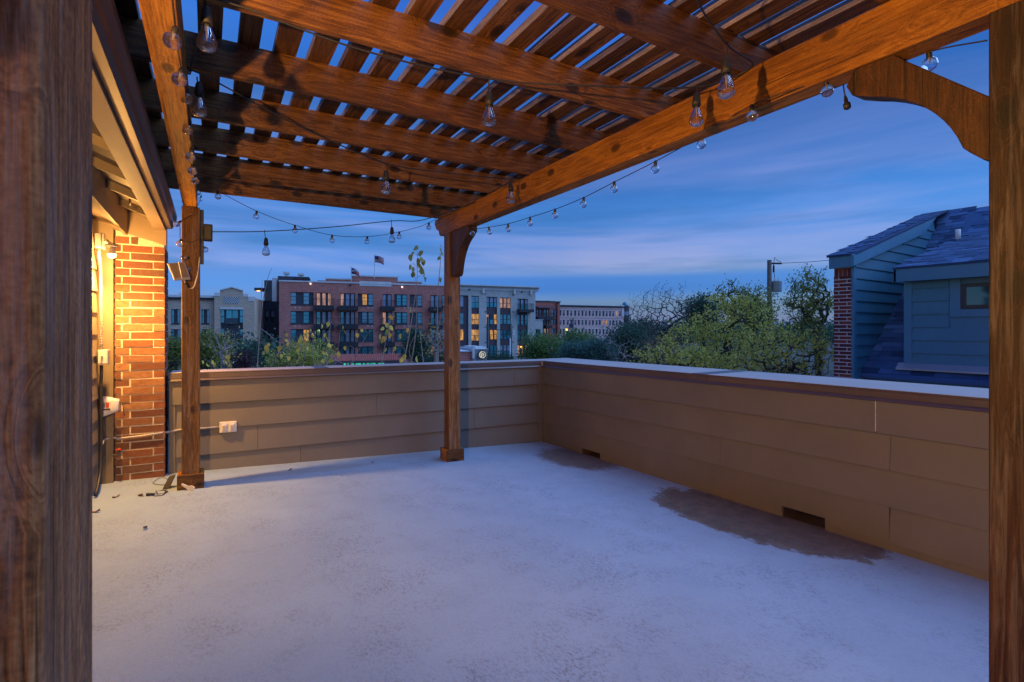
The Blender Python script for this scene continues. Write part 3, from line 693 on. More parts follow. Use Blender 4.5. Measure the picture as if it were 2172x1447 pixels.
MB().box(jx - .02, jx + .05, -.285, -.185, 1.19, 1.31).build('box', M['grey_plastic'], sb, bevel=.004)
MB().box(jx - .015, jx + .045, -.293, -.285, 1.195, 1.305).build('cover_plate', M['white_plastic'], sb, bevel=.003)
MB().hexa([(jx + .008, -.293, 1.235), (jx + .022, -.293, 1.235), (jx + .022, -.293, 1.265), (jx + .008, -.293, 1.265)],
          [(jx + .01, -.315, 1.262), (jx + .02, -.315, 1.262), (jx + .02, -.312, 1.272), (jx + .01, -.312, 1.272)]).build('toggle', M['white_plastic'], sb)
oc = at_far(484, 905, -.018); ob = thing('outlet_box', 'white double outlet box with two flip covers on the brown siding', 'outlet', oc, FROT)
def inv_far(p): c, s = math.cos(FROT), math.sin(FROT); return np.array((p[0] * c + p[1] * s, -p[0] * s + p[1] * c, p[2]))
def relfar(o, *boxes): pass
MB().box(-.075, .075, -.035, .016, -.052, .052).build('box', M['white_plastic'], ob, bevel=.006)
for s in (-1, 1):
    c = MB().box(s * .035 - .022, s * .035 + .022, -.047, -.035, -.036, .036).build('flip_cover', M['white_plastic'], ob, bevel=.005)
    MB().box(s * .035 - .014, s * .035 + .014, -.050, -.047, -.024, .018).build('cover_ridge', M['grey_plastic'], c, bevel=.002)
for x in (-.07, .07): MB().lathe([(.004, 0), (.004, .004)], (x, -.037, .044), 8, (0, -1, 0)).build('screw', M['metalgrey'], ob)

# horn shaped device with a printed label
hn = thing('horn_device', 'beige tapered plastic device with a printed label, fixed beside the brick pillar', 'device', (HW + .03, -.12, .80), frame='perg')
hc = np.array([HW + .012, -.13, .815])
m = MB(); Ls = [(0, .088, .055), (.035, .085, .052), (.07, .074, .045), (.105, .060, .036), (.13, .052, .032)]
rings = []
for d_, hz, hy in Ls:
    ring = []
    for j in range(16):
        a = 2 * math.pi * j / 16; cx_, sz_ = math.cos(a), math.sin(a)
        sq = lambda q: math.copysign(abs(q) ** .45, q)
        ring.append((hc[0] + d_, hc[1] - .0 + hy * sq(cx_), hc[2] + hz * sq(sz_) + d_ * .05))
    rings.append(ring)
vs = sum(rings, []); fs = [(i * 16 + j, i * 16 + (j + 1) % 16, (i + 1) * 16 + (j + 1) % 16, (i + 1) * 16 + j) for i in range(len(Ls) - 1) for j in range(16)] + [tuple(range(15, -1, -1)), tuple(range(64, 80))]
m.add(vs, fs).build('shell', M['white_plastic'], hn, smooth=True)
ly = hc[1] - .0565
MB().box(hc[0] + .014, hc[0] + .082, ly + .0045, ly + .0115, hc[2] - .032, hc[2] + .045).build('label_plate', M['white_plastic'], hn)
lab = hn.children[-1]
MB().box(hc[0] + .048, hc[0] + .068, ly + .002, ly + .0045, hc[2] - .005, hc[2] + .038).build('printed_block', M['red'], lab)
m = MB()
for i in range(4): m.box(hc[0] + .018, hc[0] + .042, ly + .003, ly + .0045, hc[2] + .032 - i * .011, hc[2] + .038 - i * .011)
m.box(hc[0] + .018, hc[0] + .076, ly + .003, ly + .0045, hc[2] - .026, hc[2] - .014)
m.build('printed_lines', M['black'], lab)
MB().tube([(hc[0] + .125, hc[1], hc[2] + .03), (hc[0] + .155, hc[1] - .01, hc[2] + .02), (hc[0] + .165, hc[1] - .01, hc[2] - .03), (hc[0] + .168, hc[1], hc[2] - .09)], .003, 6).build('wire', M['cable'], hn, smooth=True)
# hose tap
ht = thing('hose_tap', 'small brass hose tap with a red handle at the pillar base', 'tap', (-4.53, -.06, .45), frame='perg')
hb = at_py(253, 953, -.06)
MB().tube([(HW, -.05, hb[2] - .05), (-4.57, -.055, hb[2] - .05), (hb[0] + .005, hb[1], hb[2] - .045), (hb[0] + .012, hb[1], hb[2] - .01)], .011, 8).build('pipe', M['gutter'], ht, smooth=True)
MB().lathe([(.012, -.02), (.016, 0), (.013, .03), (.006, .04), (.006, .05)], hb, 10, (0, -1, .2)).build('valve', M['brass'], ht, smooth=True)
MB().box(hb[0] - .022, hb[0] + .022, hb[1] - .06, hb[1] - .052, hb[2] + .0, hb[2] + .014).build('handle', M['red'], ht, bevel=.003)

# panel light, black box and their cables on the near face of the left post
fl = thing('flood_panel', 'square tilted flat panel with rounded rim clamped to the wooden post, cable hanging below', 'panel', (-4.03, -.60, 1.9), frame='perg')
yq = -.62
TL, TR, BR, BL_ = at_py(354, 558, yq + .05), at_py(392, 555, yq + .05), at_py(404, 590, yq - .07), at_py(369, 593, yq - .07)
nrm = np.cross(np.array(TR) - TL, np.array(BL_) - TL); nrm /= np.linalg.norm(nrm)
if nrm[1] > 0: nrm = -nrm
def lerp(q, u, v_): return (1 - v_) * ((1 - u) * q[0] + u * q[1]) + v_ * ((1 - u) * q[3] + u * q[2])
Q = [np.array(TL), np.array(TR), np.array(BR), np.array(BL_)]
MB().slab([Q[3], Q[2], Q[1], Q[0]], -nrm * .022).build('panel_body', M['grey_plastic'], fl, bevel=.007)
MB().slab([lerp(Q, .07, .93) + nrm * .002, lerp(Q, .93, .93) + nrm * .002, lerp(Q, .93, .07) + nrm * .002, lerp(Q, .07, .07) + nrm * .002], -nrm * .006).build('panel_face', M['trim_tan'], fl, bevel=.003)
ctr = lerp(Q, .5, .45)
MB().tube([ctr - nrm * .02, ctr - nrm * .05 + np.array((.02, .02, 0)), (-3.96, -.504, ctr[2] + .03)], .012, 8).build('arm', M['grey_plastic'], fl, smooth=True)
a = at_py(388, 592, yq - .04); b = at_py(403, 612, -.52); c = at_py(413, 606, -.52); d_ = at_py(419, 585, -.515); e = at_py(424, 545, -.515)
MB().tube([ctr + nrm * .006 + np.array((0, 0, .06)), lerp(Q, .5, 1.0) + nrm * .008, a, b, (b + c) / 2 + np.array((0, 0, -.012)), c, d_, e], .004, 6).build('wire', M['white_plastic'], fl, smooth=True)
MB().tube([a + (b - a) * .35, b + (a - b) * .1], .010, 8).build('connector', M['black'], fl, smooth=True)
bx = thing('black_box', 'black weatherproof box strapped to the side of the wooden post under the string lights', 'box', (-3.86, -.42, 2.2), frame='perg')
A = at_py(425, 510, -.42); B = at_py(451, 478, -.42)
MB().box(A[0] + .02, B[0], -.47, -.37, A[2], B[2]).build('box', M['black'], bx, bevel=.008)
MB().box(A[0] + .03, B[0] - .012, -.476, -.470, A[2] + .015, B[2] - .015).build('box_door', M['black'], bx, bevel=.003)
st = at_py(426, 446, -.42); sl = at_py(426, 560, -.42)
MB().box(-3.893, -3.866, -.45, -.39, sl[2], st[2]).build('backplate', M['steel'], bx, bevel=.003)
for zz in (A[2] + .02, B[2] - .02): MB().box(A[0] + .018, A[0] + .03, -.478, -.468, zz - .006, zz + .006).build('latch', M['steel'], bx)

# ------------------------------------------------------------------ string lights
def edison(par, node, drop, jit=0.0):
    """hanging cord, black socket and pear shaped clear bulb; drop = cord node to bulb tip"""
    n_ = np.array(node, float); tl = math.sin(jit) * .012
    blen, slen = .102, .062; cord = max(.012, drop - blen - slen)
    z0 = n_[2] - cord
    MB().tube([n_ + (0, 0, .012), n_, (n_[0] + tl * .5, n_[1], z0)], .0035, 6, True).build('drop_cord', M['cable'], par)
    o = (n_[0] + tl, n_[1], z0)
    s = MB().lathe([(.004, .008), (.012, .002), (.017, -.012), (.0185, -.035), (.021, -.040), (.021, -slen), (.016, -slen)], o, 14).build('bulb_socket', M['cable'], par, smooth=True)
    MB().lathe([(.014, -slen), (.018, -slen - .018), (.027, -slen - .04), (.0345, -slen - .062), (.0362, -slen - .074), (.032, -slen - .088), (.020, -slen - .098), (.004, -slen - blen)], o, 16).build('glass_bulb', M['bulb'], s, smooth=True)
    MB().lathe([(.008, -slen), (.005, -slen - .02), (.003, -slen - .035), (.002, -slen - .055), (.002, -slen - .06)], o, 8).build('filament', M['filament'], s, smooth=True)
def globe(par, node, ax=(0, 0, -1), r=.0265):
    n_ = np.array(node, float); ax = np.array(ax, float); ax /= np.linalg.norm(ax)
    s = MB().lathe([(.007, -.004), (.010, .002), (.0105, .024), (.009, .026)], n_, 10, ax).build('bulb_socket', M['cable'], par, smooth=True)
    pr = [(.008, .024)] + [(r * math.sin(a), .026 + r * .93 - r * math.cos(a)) for a in np.linspace(.38, math.pi, 9)]
    MB().lathe(pr, n_, 16, ax).build('glass_bulb', M['bulb'], s, smooth=True)
    MB().lathe([(.006, .026), (.003, .034), (.002, .046)], n_, 6, ax).build('filament', M['filament'], s)
def sag(p, q, s, n=12):
    p, q = np.array(p, float), np.array(q, float); return [p + (q - p) * t - np.array((0, 0, 4 * s * t * (1 - t))) for t in np.linspace(0, 1, n + 1)]
def catmull(P, n=6):
    P = [np.array(p, float) for p in P]; P = [2 * P[0] - P[1]] + P + [2 * P[-1] - P[-2]]; out = []
    for i in range(1, len(P) - 2):
        for t in np.linspace(0, 1, n, endpoint=False):
            a, b, c, d = P[i - 1:i + 3]; out.append(.5 * ((2 * b) + (c - a) * t + (2 * a - 5 * b + 4 * c - d) * t * t + (3 * b - a - 3 * c + d) * t ** 3))
    out.append(P[-2]); return out
ed = thing('string_light', 'heavy black string light with large pear shaped bulbs zigzagging under the rafters', 'string lights', (-2.7, -2, 2.5), frame='perg')
nd = lambda px, py, z: loc(at_z(px, py, z))
def dropof(px, py0, py1, z):
    p = at_z(px, py0, z); d = (p - CAM) @ Dv; return (py1 - py0) * d / F
BUL = [(1545, 95, 209, 2.66), (1480, 184, 269, 2.68), (1037, 167, 268, 2.69), (434, 8, 102, 2.70), (417, 168, 247, 2.70), (822, 347, 413, 2.66), (1086, 380, 432, 2.69)]
n1545, n1480, n1037, n434, n417, n822, n1086 = [nd(a, b, z) for a, b, c_, z in BUL]
n560 = at_py(561, 491, -.43); n833 = at_py(830, 469, -.43)
bz = 2.72
beam_a = np.array(at_pxl(1597, 141, RB0 - .012)); beam_b = np.array(at_pxl(1100, 375, RB0 - .012)); beam_c = np.array(at_pxl(1000, 432, RB0 - .012))
lb_a = np.array((LB1 + .012, -3.95, 2.735)); lb_b = np.array(at_pxl(403, 152, LB1 + .012))
near = np.array(nd(1478, -10, 2.70))
zig = catmull([lb_a + (.25, -.8, 0), near + (-.35, -.25, .02), near, n1545, beam_a, n1480, (n1480 + n1037) / 2 - (0, 0, .015), n1037, (n1037 + n434) / 2 - (0, 0, .02), np.array(nd(509, 13, 2.72)), lb_a + (.02, .42, 0)], 6)
MB().tube(zig, .0042, 6).build('cable', M['cable'], ed, smooth=True)
zig2 = catmull([lb_a + (.02, .42, 0), n434, lb_b, n417 + (.02, 0, .03), np.array(nd(640, 270, 2.69)), n822, (n822 + n1086) / 2 - (0, 0, .012), n1086, beam_b, (beam_b + beam_c) / 2 + (0, 0, .0), beam_c, n833 + (.35, .02, .05), n833, (n833 + n560) / 2 - (0, 0, .012), n560, np.array((B[0] - .03, -.42, (A[2] + B[2]) / 2 + .01))], 6)
MB().tube(zig2, .0042, 6).build('cable', M['cable'], ed, smooth=True)
for (px, a, b, z), n_ in zip(BUL, (n1545, n1480, n1037, n434, n417, n822, n1086)): edison(ed, n_, dropof(px, a, b, z), px)
for px, a, b, n_ in ((561, 491, 543, n560), (830, 469, 516, n833)):
    edison(ed, n_, (b - a) * ((wld(n_) - CAM) @ Dv) / F, px)
# clear globe string along the outer edge of the right beam, down to the centre post and across to the left post
ga = thing('string_light', 'thin globe bulb string hung from the long beam and sagging across between the two posts', 'string lights', (-2.2, -1, 2.4), frame='perg')
GX = RB1 + .004
gl = [(1755, 166), (1597, 221), (1491, 287), (1392, 342), (1304, 386), (1239, 419), (1178, 444), (1125, 461), (1078, 475), (1037, 482)]
pts = []
for px, py in gl:
    p = at_pxl(px, py, GX)
    if px > 1500: p = loc(at_z(px, py + 2, BZ0 - .006)) if px < 1700 else np.array(at_pxl(px, py + 2, RB0 + .03))
    pts.append(np.array(p))
br1 = np.array(at_pxl(1006, 486, -1.535 - .012)); br2 = np.array(at_py(972, 488, -.53))
top0 = np.array(at_pxl(1975, 108, RB1 + .002)); end0 = np.array(at_pxl(2100, 84, RB1 + .002))
path = [end0, top0] + pts + [br1, br2]
MB().tube(catmull(path, 5), .0028, 6).build('cable', M['cable'], ga, smooth=True)
sp = [(963, 437), (910, 473), (847, 492), (779, 502), (704, 499), (625, 478), (544, 448), (461, 405)]
pts2 = [np.array(at_py(px, py, -.44)) for px, py in sp]
MB().tube(catmull([br2, np.array(at_pxl(957, 440, RB0 - .01))] + pts2 + [np.array((-3.885, -.44, pts2[-1][2] + .06))], 5), .0028, 6).build('cable', M['cable'], ga, smooth=True)
for p in [top0] + pts + pts2: globe(ga, p, (random.uniform(-.12, .12), random.uniform(-.12, .12), -1))
globe(ga, br1, (-.5, -.1, -1)); globe(ga, br2, (-.1, -.5, -1))
# second globe string: along the left beam and wound down its post
gb_ = thing('string_light', 'globe bulb string fixed along the golden lit beam and wound down its post', 'string lights', (-3.9, -1, 2.4), frame='perg')
gp_ = [(372, 58), (385, 146), (396, 188), (402, 258), (406, 315), (409, 349), (413, 371), (420, 398), (427, 416)]
pl_ = [np.array(at_pxl(px, py, LB1 + .004)) for px, py in gp_]
po = [np.array(at_py(383, 470, -.515)), np.array(at_py(384, 508, -.515)), np.array(at_py(400, 547, -.515)), np.array(at_py(430, 488, -.40)), np.array(at_py(428, 520, -.40))]
MB().tube(catmull([pl_[0] + (0, -1.2, .05), pl_[0]] + pl_[1:] + [np.array(at_py(417, 440, -.512)), np.array(at_py(397, 462, -.512)), po[0], np.array(at_py(382, 490, -.515)), po[1], np.array(at_py(405, 514, -.512)), np.array(at_py(424, 507, -.50)), po[4]], 5), .0028, 6).build('cable', M['cable'], gb_, smooth=True)
for p in pl_: globe(gb_, p, (random.uniform(-.25, .05), random.uniform(-.5, -.1), -1))
for p, ax in zip(po, ((-.6, -.6, -.6), (-.2, -.5, -.8), (-.7, -.8, -.2), (.4, -.8, -.4), (.6, -.4, -.9))): globe(gb_, p, ax)
hpg = thing('cable_plug', 'black cable plug dangling from the long beam by the curved brace', 'plug', (-1.5, -4.3, 2.5), frame='perg')
pa = np.array(at_pxl(1789, 180, -1.52)); pb = np.array(at_pxl(1791, 195, -1.52)); pc = np.array(at_pxl(1798, 229, -1.52))
MB().tube([pa, pb, pb + (pc - pb) * .3], .003, 6).build('cord', M['cable'], hpg, smooth=True)
MB().lathe([(.004, 0), (.007, .012), (.008, .03), (.014, .036), (.014, .055), (.008, .06)], pb + (pc - pb) * .25, 10, pc - pb).build('plug', M['cable'], hpg, smooth=True)

# ------------------------------------------------------------------ things at the foot of the left post
ad_ = thing('power_adapter', 'black power adapter leaning on the post base with tangled cords', 'adapter', (-4.12, -.55, .115), frame='perg')
f0 = lambda px, py: loc(at_floor(px, py))
b0 = f0(352, 1037); t0 = np.array(at_py(366, 1008, b0[1] + .06))
dirv = t0 - b0; sid = np.array((.026, -.004, .006)); bk = np.array((.004, .03, .0))
MB().hexa([b0 - sid - bk * .5, b0 + sid - bk * .5, b0 + sid + bk * .5, b0 - sid + bk * .5], [t0 - sid - bk * .5, t0 + sid - bk * .5, t0 + sid + bk * .5, t0 - sid + bk * .5]).build('adapter_body', M['black'], ad_, bevel=.005)
pl0 = f0(316, 1052); up = np.array((0, 0, .006))
MB().tube([b0 + up, f0(350, 1047) + up, f0(335, 1050) + up, f0(330, 1044) + up, f0(345, 1041) + up, f0(356, 1044) + up, f0(345, 1052) + up, f0(330, 1054) + up, pl0 + up * 2], .0035, 6).build('cord', M['cable'], ad_, smooth=True)
MB().lathe([(.004, -.045), (.008, -.035), (.012, .0), (.014, .012), (.010, .02)], pl0 + up * 2.2, 10, (-1, -.1, .1)).build('plug', M['black'], ad_, smooth=True)
MB().tube(catmull([t0 - (0, 0, .06), f0(345, 1025) + (0, 0, .05), f0(328, 1022) + up, f0(325, 1027) + up, f0(340, 1030) + up, f0(350, 1030) + up], 5), .0025, 6).build('cord', M['cable'], ad_, smooth=True)
sc_ = thing('scraper', 'white plastic scraper leaning against the post base board', 'scraper', (-3.9, -.62, .11), frame='perg')
s0 = f0(408, 1042) + (0, 0, .008); s1 = np.array(at_py(385, 1027, s0[1] + .055))
dv = s1 - s0; L = np.linalg.norm(dv); dv /= L; sd_ = np.cross(dv, (0, 1, .3)); sd_ /= np.linalg.norm(sd_); nn = np.cross(dv, sd_)
prof = [(-.012, .030), (.012, .034), (.030, .030), (.048, .013), (.09, .0105), (L - .01, .009), (L, .005)]
vs = []; fs = []
for h, hw in prof:
    for k_ in (-1, 1):
        for q_ in (-.004, .004): vs.append(s0 + dv * h + sd_ * hw * k_ + nn * q_)
for i in range(len(prof) - 1):
    a = i * 4; fs += [(a, a + 2, a + 6, a + 4), (a + 1, a + 5, a + 7, a + 3), (a, a + 4, a + 5, a + 1), (a + 2, a + 3, a + 7, a + 6)]
fs += [(0, 1, 3, 2), ((len(prof) - 1) * 4, (len(prof) - 1) * 4 + 2, (len(prof) - 1) * 4 + 3, (len(prof) - 1) * 4 + 1)]
MB().add(vs, fs).build('scraper_body', M['white_plastic'], sc_, bevel=.002)
MB().slab([s0 + dv * .055 + sd_ * .005 - nn * .0055, s0 + dv * .11 + sd_ * .005 - nn * .0055, s0 + dv * .11 - sd_ * .005 - nn * .0055, s0 + dv * .055 - sd_ * .005 - nn * .0055], -nn * .002).build('grip_inlay', M['black'], sc_)
def dry_leaf(px, py, label, s=.03, k=0):
    p = at_floor(px, py); t = thing('fallen_leaf', label, 'leaf', p, rot=k * 1.3, group='fallen leaves on the terrace floor')
    r_ = random.Random(k); vs = []; fs = []
    for i in range(7):
        u = i / 6; wv = math.sin(math.pi * min(1, u * .93 + .05)) * .45
        for j in (-1, 0, 1): vs.append(((u - .5) * 2 * s, j * wv * s, .004 + s * (.35 * abs(j) * (1 + .5 * math.sin(k + u * 5)) + .25 * math.sin(u * 3 + k))))
    fs = [(i * 3 + j, i * 3 + j + 1, i * 3 + j + 4, i * 3 + j + 3) for i in range(6) for j in (0, 1)]
    o = MB().add(vs, fs).build('leaf_blade', M['leaf_brown'], t, smooth=True)
    md = o.modifiers.new('thick', 'SOLIDIFY'); md.thickness = .0012
    MB().tube([(-s, 0, .006), (-s * 1.5, .1 * s, .012)], .0009, 5).build('stalk', M['leaf_brown'], t)
dry_leaf(308, 1122, 'crumpled dry leaf alone on the open floor before the bricks', .028, 1)
dry_leaf(203, 1087, 'dry leaf on the floor beside the weathered foreground post', .032, 2)
dry_leaf(246, 1055, 'dark dry leaf on the floor by the corner board', .030, 3)
dry_leaf(298, 1052, 'pale curled leaf lying at the end of the adapter plug', .036, 4)
dry_leaf(616, 998, 'small dark leaf in the shadow by the far parapet wall', .020, 5)
dry_leaf(790, 983, 'tiny dark leaf on the floor between the two posts', .022, 6)

# ================================================================== THE TOWN BEYOND
GZ = -8.0
class Face:
    """a vertical wall plane seen between two pixel columns at two depths; u runs along it, v is depth behind it"""
    def __init__(s, pa, da, pb, db):
        A = at_d(pa, CY, da); B = at_d(pb, CY, db); s.A = A; d = (B - A)[:2]; s.L = np.linalg.norm(d); s.U = d / s.L
        s.n = np.array([-s.U[1], s.U[0], 0]); s.rot = math.atan2(s.U[1], s.U[0])
        s.c = s.n @ A
    def uz(s, px, py):
        p = at_plane(px, py, s.n, s.c); return float((p - s.A)[:2] @ s.U), float(p[2])
    def u(s, px): return s.uz(px, CY)[0]
    def z(s, px, py): return s.uz(px, py)[1]
    def start(s, name, label, cat, group=None):
        t = thing(name, label, cat, (s.A[0], s.A[1], GZ), s.rot, group); OFF[t.name] = np.array((0, 0, GZ)); return t
def wall_grid(m, u0, u1, z0, z1, ops, dep=.28):
    """front wall on v=0 with real openings (u0,u1,z0,z1) and their reveals"""
    us = sorted(set([u0, u1] + [x for o in ops for x in o[:2] if u0 < x < u1])); zs = sorted(set([z0, z1] + [x for o in ops for x in o[2:] if z0 < x < z1]))
    for a, b in zip(us[:-1], us[1:]):
        for c, d in zip(zs[:-1], zs[1:]):
            um, zm = (a + b) / 2, (c + d) / 2
            if any(o[0] < um < o[1] and o[2] < zm < o[3] for o in ops): continue
            m.add([(a, 0, c), (b, 0, c), (b, 0, d), (a, 0, d)], [(0, 1, 2, 3)])
    for a, b, c, d in ops:
        m.add([(a, 0, c), (a, dep, c), (a, dep, d), (a, 0, d)], [(0, 1, 2, 3)]); m.add([(b, 0, c), (b, dep, c), (b, dep, d), (b, 0, d)], [(3, 2, 1, 0)])
        m.add([(a, 0, c), (b, 0, c), (b, dep, c), (a, dep, c)], [(0, 1, 2, 3)]); m.add([(a, 0, d), (b, 0, d), (b, dep, d), (a, dep, d)], [(3, 2, 1, 0)])
    return m
PCS = {}
def pane_box(par, u0, u1, z0, z1, v, m, rails=(), rm=None, th=.04):
    o = MB().box(u0, u1, v - th, v, z0, z1).build('pane', m, par)
    return o
def window(t, op, panes, dep=.28, frame='navy', rails=(.36, .66), glassm=None, name='window', sill=True):
    """panel filling the opening at depth dep, panes proud of it, each pane with sash rails"""
    a, b, c, d = op
    mb = MB().box(a, b, dep - .05, dep, c, d)
    if sill: mb.box(a - .05, b + .05, -.06, .02, c - .12, c)
    for (p, q, m, zl, zh) in panes:            # frame strips round each pane
        zl_ = c + zl * (d - c); zh_ = c + zh * (d - c)
        mb.box(p - .05, p, dep - .13, dep - .05, zl_, zh_); mb.box(q, q + .05, dep - .13, dep - .05, zl_, zh_)
        for r in rails: zz = zl_ + r * (zh_ - zl_); mb.box(p, q, dep - .13, dep - .05, zz - .035, zz + .035)
    w_ = mb.build(name, M[frame], t)
    for (p, q, m, zl, zh) in panes: pane_box(w_, p, q, c + zl * (d - c) + .04, c + zh * (d - c) - .04, dep - .055, M[m])
    return w_
def balcony(t, u0, u1, z0, hgt=1.05, dep=1.25, slab=.75):
    b = MB().box(u0, u1, -dep, 0, z0 - slab, z0).build('balcony', M['steel'], t)
    m = MB(); n = max(4, int((u1 - u0) / .22))
    for i in range(n + 1):
        x = u0 + .03 + (u1 - u0 - .06) * i / n; m.box(x - .014, x + .014, -dep + .02, -dep + .05, z0, z0 + hgt)
    for k in range(1, 5):
        for x in (u0 + .03, u1 - .03): m.box(x - .014, x + .014, -dep + dep * k / 5 - .014, -dep + dep * k / 5 + .014, z0, z0 + hgt)
    m.box(u0, u1, -dep + .01, -dep + .06, z0 + hgt, z0 + hgt + .06)
    for x in (u0, u1 - .06): m.box(x, x + .06, -dep, 0, z0 + hgt, z0 + hgt + .06)
    m.build('railing', M['steel'], b)
    return b

# ---- red-brown brick apartments with the stepped parapet
FB = Face(592, 87, 960, 97)
ap = FB.start('apartment_building', 'brown brick apartment block with stepped parapet, flags on its roof and dark balconies', 'building')
rows = [(623.0, 648.8), (661.5, 687.5), (698.3, 724.5), (735.0, 760.5)]
zr = [(FB.z(775, b), FB.z(775, a)) for a, b in rows]
U = FB.u
cols = [('p', 616.3, 664.9, [(617, 627.4), (644, 655)]), ('b', 670.2, 702.9, [(672, 679), (683.5, 690.5), (695.8, 701.7)]), ('b', 722, 753.3, [(723, 728.8), (734, 741), (744.7, 751.3)]),
        ('p', 758.7, 791.8, [(768.5, 778.2), (782, 791.2)]), ('b', 811.2, 830.7, [(812, 818.3), (823, 830)]), ('p', 836.3, 863.6, [(842, 850.6), (854, 863)]),
        ('p', 868.8, 895.5, [(886, 895.0)]), ('b', 913.2, 931.5, [(914.6, 920.6), (924, 930.6)]), ('p', 936.5, 958, [(938, 946)])]
ops = []; zb0, zt0 = GZ, FB.z(600, 597.2)
for ty, a, b, ps in cols:
    for zl, zh in zr: ops.append((U(a), U(b), zl - (.0 if ty == 'p' else .12), zh))
ops_first = [(U(a), U(b), GZ + .4, GZ + 3.0) for ty, a, b, ps in cols]
UE = U(975)
m = wall_grid(MB(), 0, UE, zb0, zt0, ops + ops_first)
m.box(0, UE, .30, 16, zb0, zt0)
m.build('wall', M['fbrick'], ap)
MB().box(-.05, UE, -.1, .30, zt0, zt0 + .22).build('coping', M['palecap'], ap)
steps = [(690.8, 746, FB.z(720, 593.0)), (746, 843.7, FB.z(795, 587.6)), (843.7, 894.7, FB.z(868, 598.6))]
for a, b, z in steps:
    MB().box(U(a), U(b), -.003, .30, zt0 + .22, z).build('parapet', M['fbrick'], ap)
    MB().box(U(a) - .08, U(b) + .08, -.1, .34, z, z + .22).build('coping', M['palecap'], ap)
sg = MB().box(U(762.5), U(830), -.06, .02, FB.z(795, 607.2), FB.z(795, 597.2)).build('name_panel', M['palecap'], ap)
for x in np.linspace(U(762.5), U(830), 8)[1:-1]: MB().box(x - .02, x + .02, -.065, -.06, FB.z(795, 607.2), FB.z(795, 597.2)).build('panel_joint', M['metalgrey'], sg)
fc = random.Random(3)
warm = {(0, 1, 0): 'lit2', (0, 1, 1): 'lit2', (0, 1, 2): 'lit2', (0, 2, 0): 'lit2', (0, 3, 0): 'lit', (1, 4, 0): 'lit2', (2, 0, 1): 'lit', (3, 7, 0): 'lit'}
for r, (zl, zh) in enumerate(zr):
    for c_, (ty, a, b, ps) in enumerate(cols):
        base_ = ('glass', 'glass', 'glass2', 'glass')[fc.randint(0, 3)] if r else fc.choice(['glass2', 'glass2', 'glass'])
        if ty == 'b':
            pl = [(U(p), U(q), warm.get((r, c_, k), 'glass' if k == 0 and r else 'blind'), .04, .97) for k, (p, q) in enumerate(ps)]
            window(ap, (U(a), U(b), zl - .12, zh), pl, rails=(), name='balcony_door', sill=False)
            if r < 3: balcony(ap, U(a) - .35, U(b) + .45, zl - .1)
        else:
            pl = [(U(p), U(q), warm.get((r, c_, k), base_), .06, .96) for k, (p, q) in enumerate(ps)]
            window(ap, (U(a), U(b), zl, zh), pl)
for c_, (ty, a, b, ps) in enumerate(cols): window(ap, (U(a), U(b), GZ + .4, GZ + 3.0), [(U(p), U(q), 'darkglass', .05, .95) for p, q in ps])
for px, py in ((658.5, 602), (743, 604.8), (853, 609)):
    MB().box(U(px) - .13, U(px) + .13, -.22, 0, FB.z(px, py) - .13, FB.z(px, py) + .13).build('wall_light', M['whitepoint'] if px != 743 else M['steel'], ap)
for px in (631, 713, 785, 862): # small paired vents between floors
    for py in (653, 692):
        for k in (-1, 1): MB().box(U(px) + k * .35 - .1, U(px) + k * .35 + .1, -.05, .01, FB.z(px, py) - .09, FB.z(px, py) + .09).build('vent', M['palecap'], ap)
MB().box(U(586), U(655), 3.0, 9.0, zt0, FB.z(620, 584.2) + .1).build('roof_plant', M['navy'], ap)
MB().box(U(622.5), U(657), 2.7, 8.8, zt0 + .1, FB.z(640, 586.8)).build('roof_plant', M['steel'], ap)
MB().box(U(673), U(691), 3.0, 6.0, zt0, FB.z(680, 592.5) + .1).build('roof_plant', M['metalgrey'], ap)
for a, b, y0, y1 in ((600.5, 608, 579, 584), (632.5, 640, 581, 586)):
    v_ = MB().box(U(a), U(b), 4.0, 5.0, FB.z(620, y1), FB.z(620, y0) + .2).build('roof_vent', M['palecap'], ap)
    MB().box(U(a) - .25, U(b) + .25, 3.8, 5.2, FB.z(620, y0) + .2, FB.z(620, y0) + .55).build('vent_hood', M['palecap'], v_)
# the dark recessed wing at its end
FD = Face(541, 93, 592, 93)
dk = FD.start('dark_building', 'dark slate coloured wing between the tan and brown brick buildings, a lit window low down', 'building')
u = FD.u
wo_ = [(u(549), u(556), FD.z(560, 683), FD.z(560, 659)), (u(562.7), u(569), FD.z(560, 683), FD.z(560, 659)), (u(573.6), u(581.6), FD.z(560, 683), FD.z(560, 659)), (u(547.8), u(556.8), FD.z(560, 725), FD.z(560, 698.4)), (u(562.7), u(569), FD.z(560, 725), FD.z(560, 698.4))]
m = wall_grid(MB(), 0, u(595), GZ, FD.z(560, 639), wo_); m.box(0, u(595), .3, 14, GZ, FD.z(560, 639)); m.build('wall', M['navy'], dk)
for i, o in enumerate(wo_): window(dk, o, [(o[0] + .08, o[1] - .08, 'lit' if i == 3 else 'blind', .45 if i < 3 else .03, .97)], frame='steel', rails=(.5,), sill=False)
MB().box(u(562.7), u(584), -.4, 9, FD.z(560, 639), FD.z(570, 595)).build('stair_tower', M['navy'], dk)
MB().box(u(583.5), u(593), -1.2, 3, FD.z(590, 640), FD.z(590, 591)).build('corner_panel', M['palecap'], dk)
MB().box(u(541), u(563), -.2, 14, FD.z(560, 639), FD.z(560, 637.2)).build('coping', M['metalgrey'], dk)
MB().box(u(548), u(564), -1.5, 4, FD.z(556, 617.6), FD.z(556, 611.8)).build('canopy', M['steel'], dk)
MB().box(u(551), u(557), -1.2, -.9, FD.z(556, 618.6), FD.z(556, 616.8)).build('canopy_light', M['streetglow'], dk)
